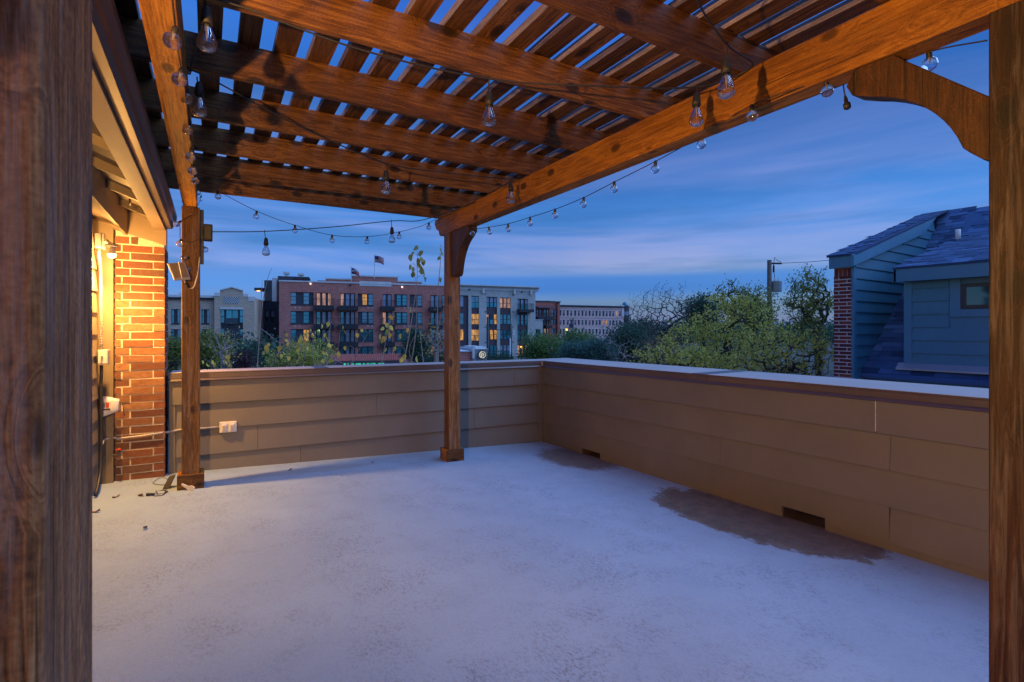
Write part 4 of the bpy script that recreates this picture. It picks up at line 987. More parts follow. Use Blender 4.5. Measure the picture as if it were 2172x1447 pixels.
# ---- tan brick building with the gabled bay
FT = Face(345, 80, 541, 84)
tb_ = FT.start('tan_building', 'tan brick building with a small gable and chequered panel over tall dark windows', 'building')
u = FT.u; zz = lambda py, px=450: FT.z(px, py)
wz = [(zz(687), zz(656.5)), (zz(731), zz(698.5))]
wops = []
for a, b in ((363, 381), (403, 420), (427, 443.8)):
    for zl, zh in wz: wops.append((u(a), u(b), zl, zh))
m = wall_grid(MB(), 0, u(457), GZ, zz(636.5), wops); m.box(0, u(541), .3, 15, GZ, zz(630.5)); m.build('wall', M['ftan'], tb_)
for o in wops:
    mid = (o[0] + o[1]) / 2
    window(tb_, o, [(o[0] + .1, mid - .25, 'glass', .03, .97), (mid + .25, o[1] - .1, 'glass2', .03, .97)], rails=(.5,))
MB().box(0, u(457), -.25, .3, zz(636.5), zz(632)).build('dark_band', M['maroon'], tb_)  # dark maroon band under the cornice
MB().box(0, u(457), -.5, .4, zz(632), zz(627.3)).build('cornice', M['palecap'], tb_)
MB().box(u(371), u(381), 2, 5, zz(627), zz(620)).build('roof_plant', M['palecap'], tb_)
V0 = -.8
bays = [(u(469.2), u(517.3), zz(731, 500), zz(656.8, 500)), (u(469.2), u(517.3), zz(790, 500), zz(739.5, 500))]
m = MB()
mm = wall_grid(MB(), u(456.8), u(541), GZ, zz(629.8, 520), bays, .5)
m.add([(x, y + V0, z) for x, y, z in mm.v], mm.f); m.box(u(456.8), u(456.8) + .02, V0, .3, GZ, zz(629)); m.box(u(541) - .02, u(541), V0, .3, GZ, zz(629))
m.build('bay_wall', M['ftan'], tb_)
gpz = [(u(469), zz(629.7, 500)), (u(517.3), zz(629.7, 500)), (u(517.3), zz(618, 517)), (u(493.8), zz(611.2, 494)), (u(469), zz(617.5, 469))]
MB().prism(gpz, 'y', V0 + .003, V0 + .4).build('gable', M['ftan'], tb_)
for a, b in ((2, 3), (3, 4)):
    p, q_ = gpz[a], gpz[b]
    MB().prism([p, q_, (q_[0], q_[1] + .16), (p[0], p[1] + .16)] if a == 3 else [q_, p, (p[0], p[1] + .16), (q_[0], q_[1] + .16)], 'y', V0 - .15, V0 + .5).build('gable_coping', M['palecap'], tb_)
for a, b, y0, y1 in ((457, 469, 629.7, 622.2), (517.3, 528.6, 629.7, 623.7), (528.6, 541, 638.5, 629.6)):
    MB().box(u(a), u(b), V0 - .06, V0 + .5, zz(y0, 500), zz(y1, 500)).build('parapet', M['palecap'], tb_)
pnl = MB().box(u(477.4), u(510), V0 - .02, V0 + .01, zz(644.7, 494), zz(630.6, 494)).build('chequer_panel', M['navy'], tb_)
n_, k_ = 13, 6; uw = (u(510) - u(477.4)) / n_; zh_ = (zz(630.6, 494) - zz(644.7, 494)) / k_
for i in range(n_):
    for j in range(k_):
        if (i + j) % 2 == 0: MB().box(u(477.4) + i * uw, u(477.4) + (i + 1) * uw, V0 - .07, V0 - .02, zz(644.7, 494) + j * zh_, zz(644.7, 494) + (j + 1) * zh_).build('pale_block', M['palecap'], pnl)
MB().box(u(469), u(517.5), V0 - .08, V0 + .02, zz(656.8, 494), zz(652.9, 494)).build('lintel', M['palecap'], tb_)
a, b, c, d = bays[0]; H_ = d - c; f_ = lambda py: (zz(py, 494) - c) / H_
w_ = MB().box(a, b, V0 + .45, V0 + .5, c, d).build('bay_window', M['navy'], tb_)
for p, q_, y0, y1 in ((470.2, 476.6, 670.5, 658), (470.2, 476.6, 684.5, 672), (481, 492.8, 687, 658.5), (494.2, 505.8, 687, 658.5), (510, 516.3, 670.5, 658), (510, 516.3, 684.5, 672), (470.2, 476.6, 712, 698.5), (510, 516, 712, 699), (483, 504, 728, 702)):
    MB().box(u(p), u(q_), V0 + .38, V0 + .445, zz(y0, 494), zz(y1, 494)).build('pane', M['darkglass' if y0 > 715 else 'glass'], w_)
MB().box(u(481), u(506), V0 - .3, V0 - .22, zz(687, 494), zz(675, 494)).build('glass_rail', M['darkglass'], w_)
a, b, c, d = bays[1]
w_ = MB().box(a, b, V0 + .45, V0 + .5, c, d).build('bay_window', M['navy'], tb_)
for p, q_ in ((481.5, 492.5), (494.5, 505.5), (509, 516)): MB().box(u(p), u(q_), V0 + .38, V0 + .445, c + .2, zz(741, 494)).build('pane', M['glass'], w_)

# ---- grey brick apartments
FG = Face(960, 97, 1151.5, 104)
gb2 = FG.start('apartment_building', 'pale grey brick apartment block with white cornice, several rooms lit orange', 'building')
u = FG.u; z_ = lambda py, px=1060: FG.z(px, py)
UL = u(962); UR = u(1135.8); UA = u(1151.3)
T = [(1000.2, 1016.2, [(630, 654.2, 'glass2'), (666.3, 688.5, 'lit'), (699, 722.7, 'lit'), (733, 757, 'glass')], [(1000.6, 1007.6), (1008.8, 1015.6)], True),
     (1031.7, 1054.7, [(631, 652.5, 'blind'), (667, 688, 'darkglass'), (699.8, 720.2, 'lit'), (732.5, 756, 'glass')], [(1032.4, 1037.5), (1040.3, 1046.2), (1048.8, 1054.0)], False),
     (1060.6, 1083.6, [(632, 653.8, 'lit2'), (667, 688, 'glass'), (699.8, 720.2, 'glass'), (732.5, 756, 'blind')], [(1061, 1066.4), (1069, 1074.7), (1077, 1083)], False),
     (1097.4, 1119.7, [(633.5, 655.8, 'blind'), (667.5, 690.5, 'glass'), (699, 721.3, 'glass'), (732.5, 756, 'lit2')], [(1098.3, 1102.4), (1106, 1110.5), (1114.9, 1119)], False)]
ops = []
for a, b, rws, ps, two in T:
    ops.append((u(a), u(b), z_(760), z_(rws[0][0] - .8)))
ops.append((u(975), u(993.7), z_(760), z_(628.5)))
oa = [(u(1125), u(1146.6), z_(722), z_(698.5))]
m = wall_grid(MB(), UL, UR, GZ, z_(617, 1060), ops, .35); m.box(UL, UR, .37, 16, GZ, z_(617, 1060)); m.build('wall', M['fgrey'], gb2)
m = wall_grid(MB(), UR, UA, GZ, z_(678.5), oa, .35); m.box(UR + .01, UA, .37, 16, GZ, z_(678.6)); m.build('annex_wall', M['fgrey'], gb2)
MB().box(UR, UA + .1, -.08, 16, z_(678.5), z_(677.3)).build('coping', M['palecap'], gb2)
cz = z_(617, 1060); ct = z_(606, 1060)
MB().prism([(-.10, cz), (-.18, cz + (ct - cz) * .35), (-.18, cz + (ct - cz) * .5), (-.75, cz + (ct - cz) * .8), (-.75, ct), (.4, ct), (.4, cz)], 'x', UL, u(1141.5)).build('cornice', M['palecap'], gb2)
for px in (1024.5, 1090.7, 1125.7): MB().box(u(px) - .18, u(px) + .18, -.35, 0, cz - .55, cz + .5).build('cornice_bracket', M['palecap'], gb2)
for a, b, rws, ps, two in T:
    bayp = MB().box(u(a), u(b), .30, .35, z_(760), z_(rws[0][0] - .8)).build('bay_panel', M['maroon'], gb2)
    for i, (yt, yb_, mt) in enumerate(rws):
        for k, (p, q_) in enumerate(ps):
            mk = mt
            if a == 1031.7 and i == 1: mk = ('lit2', 'darkglass', 'lit')[k]
            if a == 1031.7 and i == 2 and k == 0: continue
            if a == 1097.4 and i == 1 and k == 1: mk = 'glass2'
            zm = z_(yb_ - (yb_ - yt) * .48)
            wdw = MB().box(u(p) - .06, u(q_) + .06, .25, .30, z_(yb_), z_(yt)).build('window', M['steel'], gb2)
            MB().box(u(p), u(q_), .20, .245, zm + .04, z_(yt) - .05).build('pane', M[mk], wdw)
            MB().box(u(p), u(q_), .20, .245, z_(yb_) + .05, zm - .04).build('pane', M[mk if mk.startswith('lit') else 'glass'], wdw)
gp0 = MB().box(u(975), u(993.7), .30, .35, z_(760), z_(628.5)).build('bay_panel', M['maroon'], gb2)
for yt, yb_, mt in ((630, 652, 'blind'), (666, 688, 'glass'), (699, 721, 'lit'), (733, 757, 'glass')):
    MB().box(u(977), u(983.2), .2, .25, z_(yb_), z_(yt)).build('window', M[mt], gb2)
w_ = MB().box(oa[0][0], oa[0][1], .30, .35, oa[0][2], oa[0][3]).build('window', M['steel'], gb2)
for p, q_ in ((1126, 1131.5), (1133, 1138.5), (1140.5, 1146)): MB().box(u(p), u(q_), .22, .295, oa[0][2] + .1, oa[0][3] - .15).build('pane', M['glass'], w_)
balcony(gb2, u(1096.5), u(1126), z_(656), 1.05, 1.5, .55)
for px, py in ((995, 614.3), (1107, 619.3)): MB().box(u(px) - .16, u(px) + .16, -.2, 0, z_(py, px) - .12, z_(py, px) + .12).build('wall_light', M['steel'], gb2)
for px in (1029.5, 1088): 
    for py in (625, 661.5, 694, 726): MB().box(u(px) - .12, u(px) + .12, -.06, .0, z_(py) - .09, z_(py) + .09).build('vent', M['steel'], gb2)

# ---- small red block and the long pink building
FR = Face(1128, 150, 1187, 154)
rb_ = FR.start('red_building', 'narrow red brick block with dark balconies between the grey apartments and pink building', 'building')
u = FR.u; z_ = lambda py: FR.z(1160, py)
ops = [(u(a), u(b), z_(y1), z_(y0)) for a, b in ((1138, 1149.5), (1153.8, 1164.6), (1170.3, 1180.6)) for y0, y1 in ((656.5, 673), (677.5, 689), (697, 707))]
m = wall_grid(MB(), 0, u(1181), GZ, z_(640.5), ops); m.box(0, u(1186), .3, 14, GZ, z_(640.5)); m.build('wall', M['fred'], rb_)
MB().box(-.1, u(1178), -.15, 14, z_(640.5), z_(638.3)).build('coping', M['navy'], rb_)
MB().box(u(1171), u(1177), 3, 6, z_(638.3), z_(636.3)).build('roof_plant', M['metalgrey'], rb_)
MB().box(u(1180.8), u(1185.8), -.5, .3, GZ, z_(640.5)).build('pilaster', M['fred'], rb_)
MB().box(u(1180.0), u(1186.4), -.8, .6, z_(641.5), z_(639)).build('pilaster_cap', M['navy'], rb_)
MB().box(u(1170), u(1180.8), .25, .29, z_(700), z_(652.5)).build('bay_panel', M['navy'], rb_)
for i, o in enumerate(ops):
    mid = (o[0] + o[1]) / 2; mt = 'lit2' if i in (5,) else ('blind', 'glass2')[i % 2]
    window(rb_, o, [(o[0] + .15, mid - .2, mt, .05, .97), (mid + .2, o[1] - .15, mt, .05, .97)], rails=(.5,), frame='steel', sill=False)
balcony(rb_, u(1136), u(1151), z_(672.5), 1.1, 1.8, .9); balcony(rb_, u(1152), u(1168.5), z_(672.5), 1.1, 1.8, .9); balcony(rb_, u(1153), u(1166), z_(690.5), 1.1, 1.6, .8)
MB().prism([(-.0, z_(650)), (-2.2, z_(653.5)), (-2.2, z_(654.3)), (-.0, z_(652))], 'x', u(1136), u(1168.5)).build('awning', M['maroon'], rb_)
FP = Face(1186, 168, 1324, 178)
pk = FP.start('pink_building', 'long pale pink building with three rows of paired narrow windows and a dark turret', 'building')
u = FP.u; z_ = lambda py: FP.z(1255, py)
xs = [350, 415, 490, 557, 635, 703, 773, 840, 910, 975, 1043, 1106, 1175, 1237, 1303, 1362, 1432, 1492]; xs = [1150 + x / 9.043 for x in xs]
rws = [(659, 670.6), (679, 689.3), (697.8, 709)]
ops = []
for i, x in enumerate(xs):
    for j, (a, b) in enumerate(rws): ops.append((u(x) - .34, u(x) + .34, z_(b), z_(a)))
m = wall_grid(MB(), 0, u(1323), GZ, z_(651.5), ops, .3); m.box(0, u(1323), .32, 16, GZ, z_(651.5)); m.build('wall', M['fpink'], pk)
for n_, (i, j) in enumerate([(i, j) for i in range(18) for j in range(3)]):
    o = ops[n_]
    mt = 'lit2' if (i, j) in ((16, 0),) else 'lit' if (i, j) in ((12, 1), (13, 1)) else ('darkglass', 'glass', 'darkglass', 'blind')[(i * 7 + j * 3) % 4]
    wdw = MB().box(o[0] - .12, o[1] + .12, -.08, .0, o[3], o[3] + .22).box(o[0] - .1, o[1] + .1, -.08, .0, o[2] - .15, o[2]).box(o[0], o[1], .22, .28, o[2], o[3]).build('window', M['fpinktrim'], pk)
    mid = (o[2] + o[3]) / 2
    MB().box(o[0] + .05, o[1] - .05, .15, .215, o[2] + .05, mid - .03).build('pane', M['darkglass' if not mt.startswith('lit') else mt], wdw)
    MB().box(o[0] + .05, o[1] - .05, .15, .215, mid + .03, o[3] - .05).build('pane', M[mt], wdw)
MB().box(-.2, u(1323), -.35, 16, z_(651.5), z_(648.6)).build('cornice', M['steel'], pk)
MB().box(-.2, u(1323), -.55, 16, z_(648.6), z_(647.4)).build('cornice_cap', M['palecap'], pk)
for py in (654.5, 673.2): MB().box(0, u(1323), -.15, .01, z_(py + .9), z_(py)).build('string_course', M['fpinktrim'], pk)
ux, rr_ = (u(1323.5) + u(1334.5)) / 2, (u(1334.5) - u(1323.5)) / 2
tz = z_(652)
tw = MB().lathe([(rr_, GZ), (rr_, tz), (rr_ * 1.1, tz), (rr_ * 1.1, tz + .4)], (ux, 1.0, 0), 14).build('turret', M['navy'], pk)
MB().lathe([(rr_ * 1.0, 0), (rr_ * .95, .6), (rr_ * .7, 1.2), (rr_ * .3, 1.6), (0, 1.75)], (ux, 1.0, tz + .4), 14).build('dome', M['nsiding'], tw, smooth=True)
MB().box(u(1318.5), u(1323), -.2, 2.5, tz - 3, z_(646)).build('turret_pier', M['fpinktrim'], pk); MB().box(u(1335), u(1338.5), .2, 2.5, GZ, z_(646.5)).build('turret_pier', M['fpinktrim'], pk)
for k in range(5):
    a = math.pi + .5 + k * .53
    MB().box(ux + math.cos(a) * rr_ - .3, ux + math.cos(a) * rr_ + .3, 1 + math.sin(a) * rr_ - .1, 1 + math.sin(a) * rr_ + .05, z_(668), z_(660)).build('window', M['blind'], tw)

# ---- flags
def flag(px, py0, py1, d, fw, fh, label, kind):
    top = at_d(px, py0, d); z0 = at_d(px, py1, d)[2]
    t = thing('flagpole', label, 'flag', (top[0], top[1], z0 - .3), -YAW); OFF[t.name] = np.zeros(3)
    h = top[2] - z0 + .3
    MB().lathe([(.06, 0), (.045, h), (.08, h), (.08, h + .12), (0, h + .16)], (0, 0, 0), 8).build('pole', M['palecap'], t)
    def cloth(u0, u1, v0, v1, m, off=0.0, name='flag_cloth', par=None):
        vs = []; nu, nv = 8, 2
        for i in range(nu + 1):
            for j in range(nv + 1):
                uu = u0 + (u1 - u0) * i / nu; vv = v0 + (v1 - v0) * j / nv
                vs.append((.06 + uu * fw, math.sin(uu * 7) * .14 * (uu + .2) + off, h - .1 - (1 - vv) * fh - uu * uu * fh * .42))
        fs = [(i * (nv + 1) + j, (i + 1) * (nv + 1) + j, (i + 1) * (nv + 1) + j + 1, i * (nv + 1) + j + 1) for i in range(nu) for j in range(nv)]
        o = MB().add(vs, fs).build(name, M[m], par or t, smooth=True); s_ = o.modifiers.new('thick', 'SOLIDIFY'); s_.thickness = .015; s_.offset = 0
        return o
    if kind == 'us':
        f_ = cloth(0, 1, 0, 1, 'flag_white')
        for k in range(7): cloth(.0 if k < 3 else .42, 1, k * 2 / 13, (k * 2 + 1) / 13, 'flag_red', -.02, 'stripe', f_); cloth(.0 if k < 3 else .42, 1, k * 2 / 13, (k * 2 + 1) / 13, 'flag_red', .02, 'stripe', f_)
        for s_ in (-.02, .02): cloth(0, .42, 6 / 13, 1, 'flag_blue', s_, 'canton', f_)
    else:
        f_ = cloth(.33, 1, .5, 1, 'flag_white'); cloth(.33, 1, 0, .5, 'flag_red', 0, 'stripe', f_); cloth(0, .33, 0, 1, 'flag_blue', 0, 'vertical_band', f_)
        MB().lathe([(0, -.03), (.16, -.03), (.16, .03), (0, .03)], (.06 + .165 * fw, .02, h - .1 - fh * .5), 5, (0, 1, 0)).build('star', M['flag_white'], f_)
flag(794.2, 541, 588, 90, 1.55, 1.15, 'taller flagpole with a red and white striped flag on the brown roof', 'us')
flag(744.8, 567, 594, 90, 1.3, 1.05, 'shorter flagpole with a blue, white and red flag on the brown roof', 'tx')

# ---- restaurant with tiled roof and green neon
FQ = Face(690, 58, 870, 60)
rs = FQ.start('restaurant', 'low building with red clay tile roof and green neon letters', 'building')
u = FQ.u; ze = FQ.z(770, 766.5); zt = FQ.z(770, 753.2)
MB().box(0, u(862), 1.2, 14, GZ, ze).build('wall', M['ftan'], rs)
MB().prism([(0, ze), (3.2, zt - .1), (3.2, zt - .4), (0, ze - .18)], 'x', u(690), u(856)).build('roof_deck', M['maroon'], rs)
m = MB(); x = u(690)
while x < u(856):
    m.prism([(x + .0, 0), (x + .03, .055), (x + .085, .075), (x + .14, .055), (x + .17, 0)], 'y', 0, 1); x += .21
# tile rows laid on the slope
mt_ = MB(); nrow = 6
for r in range(nrow):
    t0_, t1_ = r / nrow, (r + 1.12) / nrow
    for (vx, vy, vz) in m.v: tt = t0_ if vy < .5 else t1_; mt_.v.append((vx, 3.2 * tt - .01, ze + (zt - .1 - ze) * tt + vz + (.05 if vy < .5 else 0.0)))
    b_ = len(m.v) * r; mt_.f += [tuple(i + b_ for i in f) for f in m.f]
tag(mt_.build('roof_tiles', M['tile'], rs), kind='stuff')
MB().box(u(690), u(856), -.1, .05, ze - .42, ze - .19).build('fascia', M['maroon'], rs)
sgn = thing('neon_sign', 'row of green neon letters under the tiled roof', 'sign', (FQ.A[0], FQ.A[1], GZ), FQ.rot); OFF[sgn.name] = np.array((0, 0, GZ))
MB().box(u(726), u(822), -.15, -.11, ze - 1.1, ze - .36).build('sign_backing', M['steel'], sgn)
zy = lambda py: FQ.z(770, py)
for a, b in ((729.5, 733.5), (736.5, 740), (745.5, 750.8), (755, 766), (770, 774), (777.5, 783), (785.5, 797), (803, 815)):
    za, zb_ = zy(773.0), zy(770.2)
    lt = MB().box(u(a), u(b), -.30, -.16, za, zb_).box(u(a), u(a) + .16, -.30, -.16, za - .5, za).build('neon_letter', M['neon'], sgn, bevel=.03)
# ---- round lit sign on its grey block
FS = Face(980, 52, 1045, 53)
bk_ = FS.start('sign_building', 'low grey rendered block with a stepped parapet under the round lit sign', 'building')
u = FS.u; zf = lambda py: FS.z(1015, py)
MB().box(u(976), u(1002), .0, 6, GZ, zf(745.5)).build('wall', M['fbrick'], bk_); MB().box(u(1001.8), u(1033.5), -.1, 6, GZ, zf(740.8)).build('wall', M['metalgrey'], bk_)
MB().box(u(1011), u(1032.5), .3, 5.5, zf(740.8), zf(736.5)).build('parapet', M['palecap'], bk_); MB().box(u(1005.5), u(1034), -.2, 6.2, zf(741.2), zf(739.8)).build('coping', M['palecap'], bk_)
MB().box(u(976), u(1001.8), -.1, 6.1, zf(745.5), zf(744.7)).build('coping', M['palecap'], bk_)
MB().box(u(1001), u(1005.3), -.3, .4, zf(760), zf(733.5)).build('chimney_pipe', M['palecap'], bk_)
rsn = thing('round_sign', 'round white lit sign with a dark curled emblem', 'sign', (FS.A[0], FS.A[1], GZ), FS.rot); OFF[rsn.name] = np.array((0, 0, GZ))
c = (u(1021), -.35, zf(752.5)); R_ = (u(1030) - u(1012)) / 2
MB().lathe([(0, -.12), (R_, -.12), (R_, .08), (R_ * .9, .1), (0, .1)], c, 28, (0, -1, 0)).build('sign_case', M['steel'], rsn)
fcx = MB().lathe([(0, .0), (R_ * .84, .0), (R_ * .84, .02), (0, .02)], (c[0], c[1] - .1, c[2]), 28, (0, -1, 0)).build('sign_face', M['signface'], rsn)
def arc(cx, cz_, r, a0, a1, w_): return [(c[0] + cx + r * math.cos(a), c[1] - .128, c[2] + cz_ + r * math.sin(a)) for a in np.linspace(a0, a1, 12)]
for cx, cz_, r, a0, a1 in ((0, .02, R_ * .5, .3, 3.6), (.08, -.02, R_ * .28, 2.6, 6.8), (.02, -.1, R_ * .62, 4.0, 5.9)):
    MB().tube(arc(cx, cz_, r, a0, a1, .03), .035, 5).build('emblem_stroke', M['steel'], fcx)

# ================================================================== THE NEIGHBOUR'S HOUSE
NH = at_d(1807.5, 700, 10.5); X0, Yn = NH[0], NH[1]
nh = thing('neighbour_house', 'blue grey sided house with shingle roofs, brick end wall and a dormer window', 'house', (X0, Yn, GZ)); OFF[nh.name] = np.array((X0, Yn, GZ))
aty = lambda px, py, o=0.0: at_plane(px, py, (0, 1, 0), Yn + o)
atx = lambda px, py, x: at_plane(px, py, (1, 0, 0), x)
Y1 = atx(1768.5, 700, X0)[1]                                  # far edge of the brick end
# main roof plane z = ra + rb * x, from the line where it meets the wing's side wall
q0, q1 = aty(1819.5, 800.5), aty(1919.6, 606.6)
rb = (q1[2] - q0[2]) / (q1[0] - q0[0]); ra = q0[2] - rb * q0[0]
def on_roof(px, py): return at_plane(px, py, (-rb, 0, 1), ra)
rid = on_roof(1942, 460.5); XR, ZR = rid[0], rid[2]
r0, r1 = aty(1811, 537, -.12), aty(1986, 455.8, -.12); f0_, f1_ = aty(1812.5, 563.7, -.12), aty(1961.5, 495.4, -.12)
wb = (r1[2] - r0[2]) / (r1[0] - r0[0]); wz = lambda x: r0[2] + wb * (x - r0[0])
fh = r0[2] - f0_[2] + .0
YB = Y1 + .05
zbt = X0 and atx(1807, 566.5, X0)[2]
# brick end wall
MB().box(X0 + .005, X0 + .5, Yn + .005, Y1 - .005, GZ, zbt).build('mortar', M['mortar_n'], nh)
bw = Y1 - Yn; nrow = int((zbt - (-.4)) / .0765)
fc = random.Random(21)
def nbrick(lx, ly, h, at, rot=(0, 0, 0)):
    key = ('n', round(lx, 3), round(ly, 3), round(h, 3))
    if key not in BM:
        me = brick_mesh(lx, ly, h, 5); me.materials.clear(); me.materials.append(M['brick_n']); BM[key] = me
    inst('brick', BM[key], nh, at, rot)
z = zbt - .20
for i, ys in enumerate(np.linspace(Yn + .05, Y1 - .05, 4)): nbrick(.09, .075, .175, (X0 + .045, ys, zbt - .10))
for i in range(nrow):
    if z < -.75: break
    sp = bw * (.28 if i % 2 else .72)
    for a, b in ((Yn, Yn + sp - .008), (Yn + sp + .008, Y1)): nbrick(.09, b - a, .060, (X0 + .045 + fc.uniform(-.002, .002), (a + b) / 2, z))
    z -= .0765
# side wall of the wing: corner trim and lap boards down to the main roof
xe = r1[0] + .2
m = MB().prism([(X0 + .01, -7.9), (xe, -7.9), (xe, wz(xe) - .12), (X0 + .01, wz(X0) - .12)], 'y', Yn + .02, Y1 - .02); m.build('wing_wall', M['nsiding'], nh)
MB().box(X0 - .0, X0 + .12, Yn - .03, Yn + .02, -.8, f0_[2] + .1).build('corner_trim', M['ntrim'], nh, bevel=.004)
zt_ = f0_[2] + .05
zbot = q0[2]; bz_ = q0[2] - .25
zlist = []; zz_ = bz_
while zz_ < wz(xe) - .2: zlist.append(zz_); zz_ += .225
for z0 in zlist:
    z1 = z0 + .225
    xl = X0 + .122; xr = min(xe, (z0 - ra) / rb + .25)
    # raking top: start where the rake fascia lets the board through
    xs = X0 + .122 if z1 < wz(X0 + .12) - fh * .8 else r0[0] + (z1 - r0[2] + fh * .8) / wb - .12
    xs = max(xl, xs - .25)
    if xr - xs < .08: continue
    MB().prism([(Yn - .030, z0), (Yn - .006, z1), (Yn + .02, z1), (Yn + .02, z0)], 'x', xs, xr).build('siding_board', M['nsiding'], nh)
# rake fascia, eave return and the wing's roof
MB().prism([(r0[0], r0[2] - .03), (r0[0], f0_[2] - .01), (f1_[0], f1_[2]), (r1[0] + .1, wz(r1[0] + .1) - .03)], 'y', Yn - .12, Yn - .06).build('rake_fascia', M['ntrim'], nh, bevel=.004)
MB().box(X0 - .10, X0 - .04, Yn - .118, YB, f0_[2] - .01, wz(X0 - .1) - .03).build('eave_fascia', M['ntrim'], nh, bevel=.004)
MB().prism([(X0 - .098, f0_[2] + .0), (X0 + .6, f0_[2] + .28), (X0 + .6, f0_[2] + .30), (X0 - .098, f0_[2] + .02)], 'y', Yn - .06, YB).build('soffit', M['ntrim'], nh)
xw0 = X0 - .13; xw1 = XR
MB().prism([(xw0, wz(xw0) - .05), (xw0, wz(xw0) - .015), (xw1, wz(xw1) - .015), (xw1, wz(xw1) - .05)], 'y', Yn - .13, YB + .03).build('wing_roof', M['shingle'], nh)
YNEAR = Yn - 6.0
MB().prism([(X0 + .3, ra + rb * (X0 + .3) - .06), (XR, ZR - .06), (XR, ZR), (X0 + .3, ra + rb * (X0 + .3))], 'y', YNEAR, Yn - .024).build('main_roof', M['shingle'], nh)
MB().prism([(XR, ZR - .06), (XR + 4, ZR - 2.2), (XR + 4, ZR - 2.14), (XR, ZR)], 'y', YNEAR, Y1).build('rear_roof', M['shingle'], nh)
MB().box(X0 + .6, XR + 4, YNEAR, Y1 - .02, GZ, ra + rb * (X0 + .6) - .1).build('lower_wall', M['nsiding'], nh)
def shingles(o, udir, vdir, ulen, vlen, limit=None, ex=.14, wdt=.30, seed=0, lo=0.0, keep=None):
    """courses of single shingles: o is the low corner, udir along the course, vdir up the slope"""
    o = np.array(o); u_, v_ = np.array(udir, float), np.array(vdir, float); nn = np.cross(u_, v_); nn /= np.linalg.norm(nn)
    if nn[2] < 0: nn = -nn
    r = random.Random(seed); k = 0; cnt = 0
    key = ('sh', seed)
    MS = []
    for vi in range(3):
        wv = wdt * (.8, 1.0, 1.22)[vi]
        me = MB().hexa([p - nn * .0 for p in (u_ * 0 + v_ * 0, u_ * (wv - .008), u_ * (wv - .008) + v_ * ex * 1.25, v_ * ex * 1.25)], [u_ * 0 + nn * .009, u_ * (wv - .008) + nn * .009, u_ * (wv - .008) + v_ * ex * 1.25 + nn * .003, v_ * ex * 1.25 + nn * .003]).mesh('shingle')
        me.materials.append(M['shingle']); MS.append((wv, me))
    while k * ex < vlen:
        x = -r.uniform(0, .25)
        while x < ulen:
            wv, me = MS[r.randint(0, 2)]
            p = o + u_ * x + v_ * (k * ex + r.uniform(-.006, .006)) + nn * (.003 + r.uniform(0, .003))
            if 0 <= x and x + wv <= ulen + .1 and (keep is None or keep(p)): inst('shingle', me, nh, p); cnt += 1
            x += wv
        k += 1
    return cnt
vr = np.array((1, 0, rb)); vr /= np.linalg.norm(vr)
vw = np.array((1, 0, wb)); vw /= np.linalg.norm(vw)
# dormer: its face is the plane x = XD where its foot meets the main roof
dl = on_roof(1919.6, 778.3); XD, YD = dl[0], dl[1]
ey0, ey1 = atx(1894.2, 568.5, XD - .28), atx(2097.6, 552.6, XD - .28)
ez = (ey0[2] + ey1[2]) / 2; YL = ey0[1]; ef = atx(1899, 598.5, XD - .28)[2]
pk_ = on_roof(1991, 502)
db = (pk_[2] - ez) / (pk_[0] - (XD - .28))
xm = (ez - db * (XD - .28) - ra) / (rb - db); zm = ra + rb * xm          # where the dormer roof runs into the main roof
MB().box(XD, xm, YNEAR, YD, dl[2] - .3, ez - .02).build('dormer_wall', M['nsiding'], nh)
MB().prism([(XD - .30, ez - .03), (xm, zm - .03), (xm, zm), (XD - .30, ez)], 'y', YNEAR, YL).build('dormer_roof', M['shingle'], nh)
MB().box(XD - .28, XD - .24, YNEAR, YL - .01, ef, ez - .03).build('dormer_fascia', M['ntrim'], nh, bevel=.004)
MB().prism([(XD - .24, ef + .03), (XD - .02, ef + .1), (XD - .02, ef + .12), (XD - .24, ef + .05)], 'y', YNEAR, YL - .02).build('soffit', M['ntrim'], nh)
MB().prism([(XD - .28, ef), (XD - .28, ez - .03), (XD + .5, ez + db * .6), (XD + .5, ef + .3)], 'y', YL - .05, YL - .01).build('dormer_fascia', M['ntrim'], nh, bevel=.004)
MB().box(XD - .03, XD + .0, YD - .12, YD + .01, dl[2], ef + .1).build('corner_trim', M['ntrim'], nh, bevel=.003)
wl_, wh_ = atx(2038.5, 656, XD), atx(2038.5, 592, XD)
ztops = np.linspace(atx(1932, 776, XD)[2], ef + .11, 8)
wy0 = wl_[1]; wz0, wz1 = atx(2060, 655.5, XD)[2], atx(2060, 601, XD)[2]
for z0, z1 in zip(ztops[:-1], ztops[1:]):
    e_ = wy0 + .17 if (z1 > wz0 - .12) else YNEAR
    MB().prism([(XD - .030, z0 + .001), (XD - .006, z1), (XD + .0, z1), (XD + .0, z0 + .001)], 'y', e_, YD - .121).build('siding_board', M['nsiding'], nh)
MB().box(XD - .03, XD, wy0, wy0 + .16, wz0 - .14, ef + .1).build('window_trim', M['ntrim'], nh, bevel=.003)
MB().box(XD - .028, XD, YNEAR, wy0 + .001, wz0 - .14, wz0).build('window_trim', M['ntrim'], nh, bevel=.003)
wn = MB().box(XD - .04, XD, wy0 - 1.6, wy0 - .0, wz0, wz1).build('window', M['steel'], nh, bevel=.004)
MB().box(XD - .046, XD - .04, wy0 - 1.52, wy0 - .09, wz0 + .07, wz1 - .07).build('pane', M['darkglass'], wn)
MB().prism([(XD - .16, dl[2] - .05), (XD - .02, dl[2] + .05), (XD - .02, dl[2] + .08), (XD - .16, dl[2] - .02)], 'y', YNEAR, YD + .1).build('flashing', M['metalgrey'], nh)
vp = at_plane(2032, 508, (-db, 0, 1), ez - db * (XD - .28))
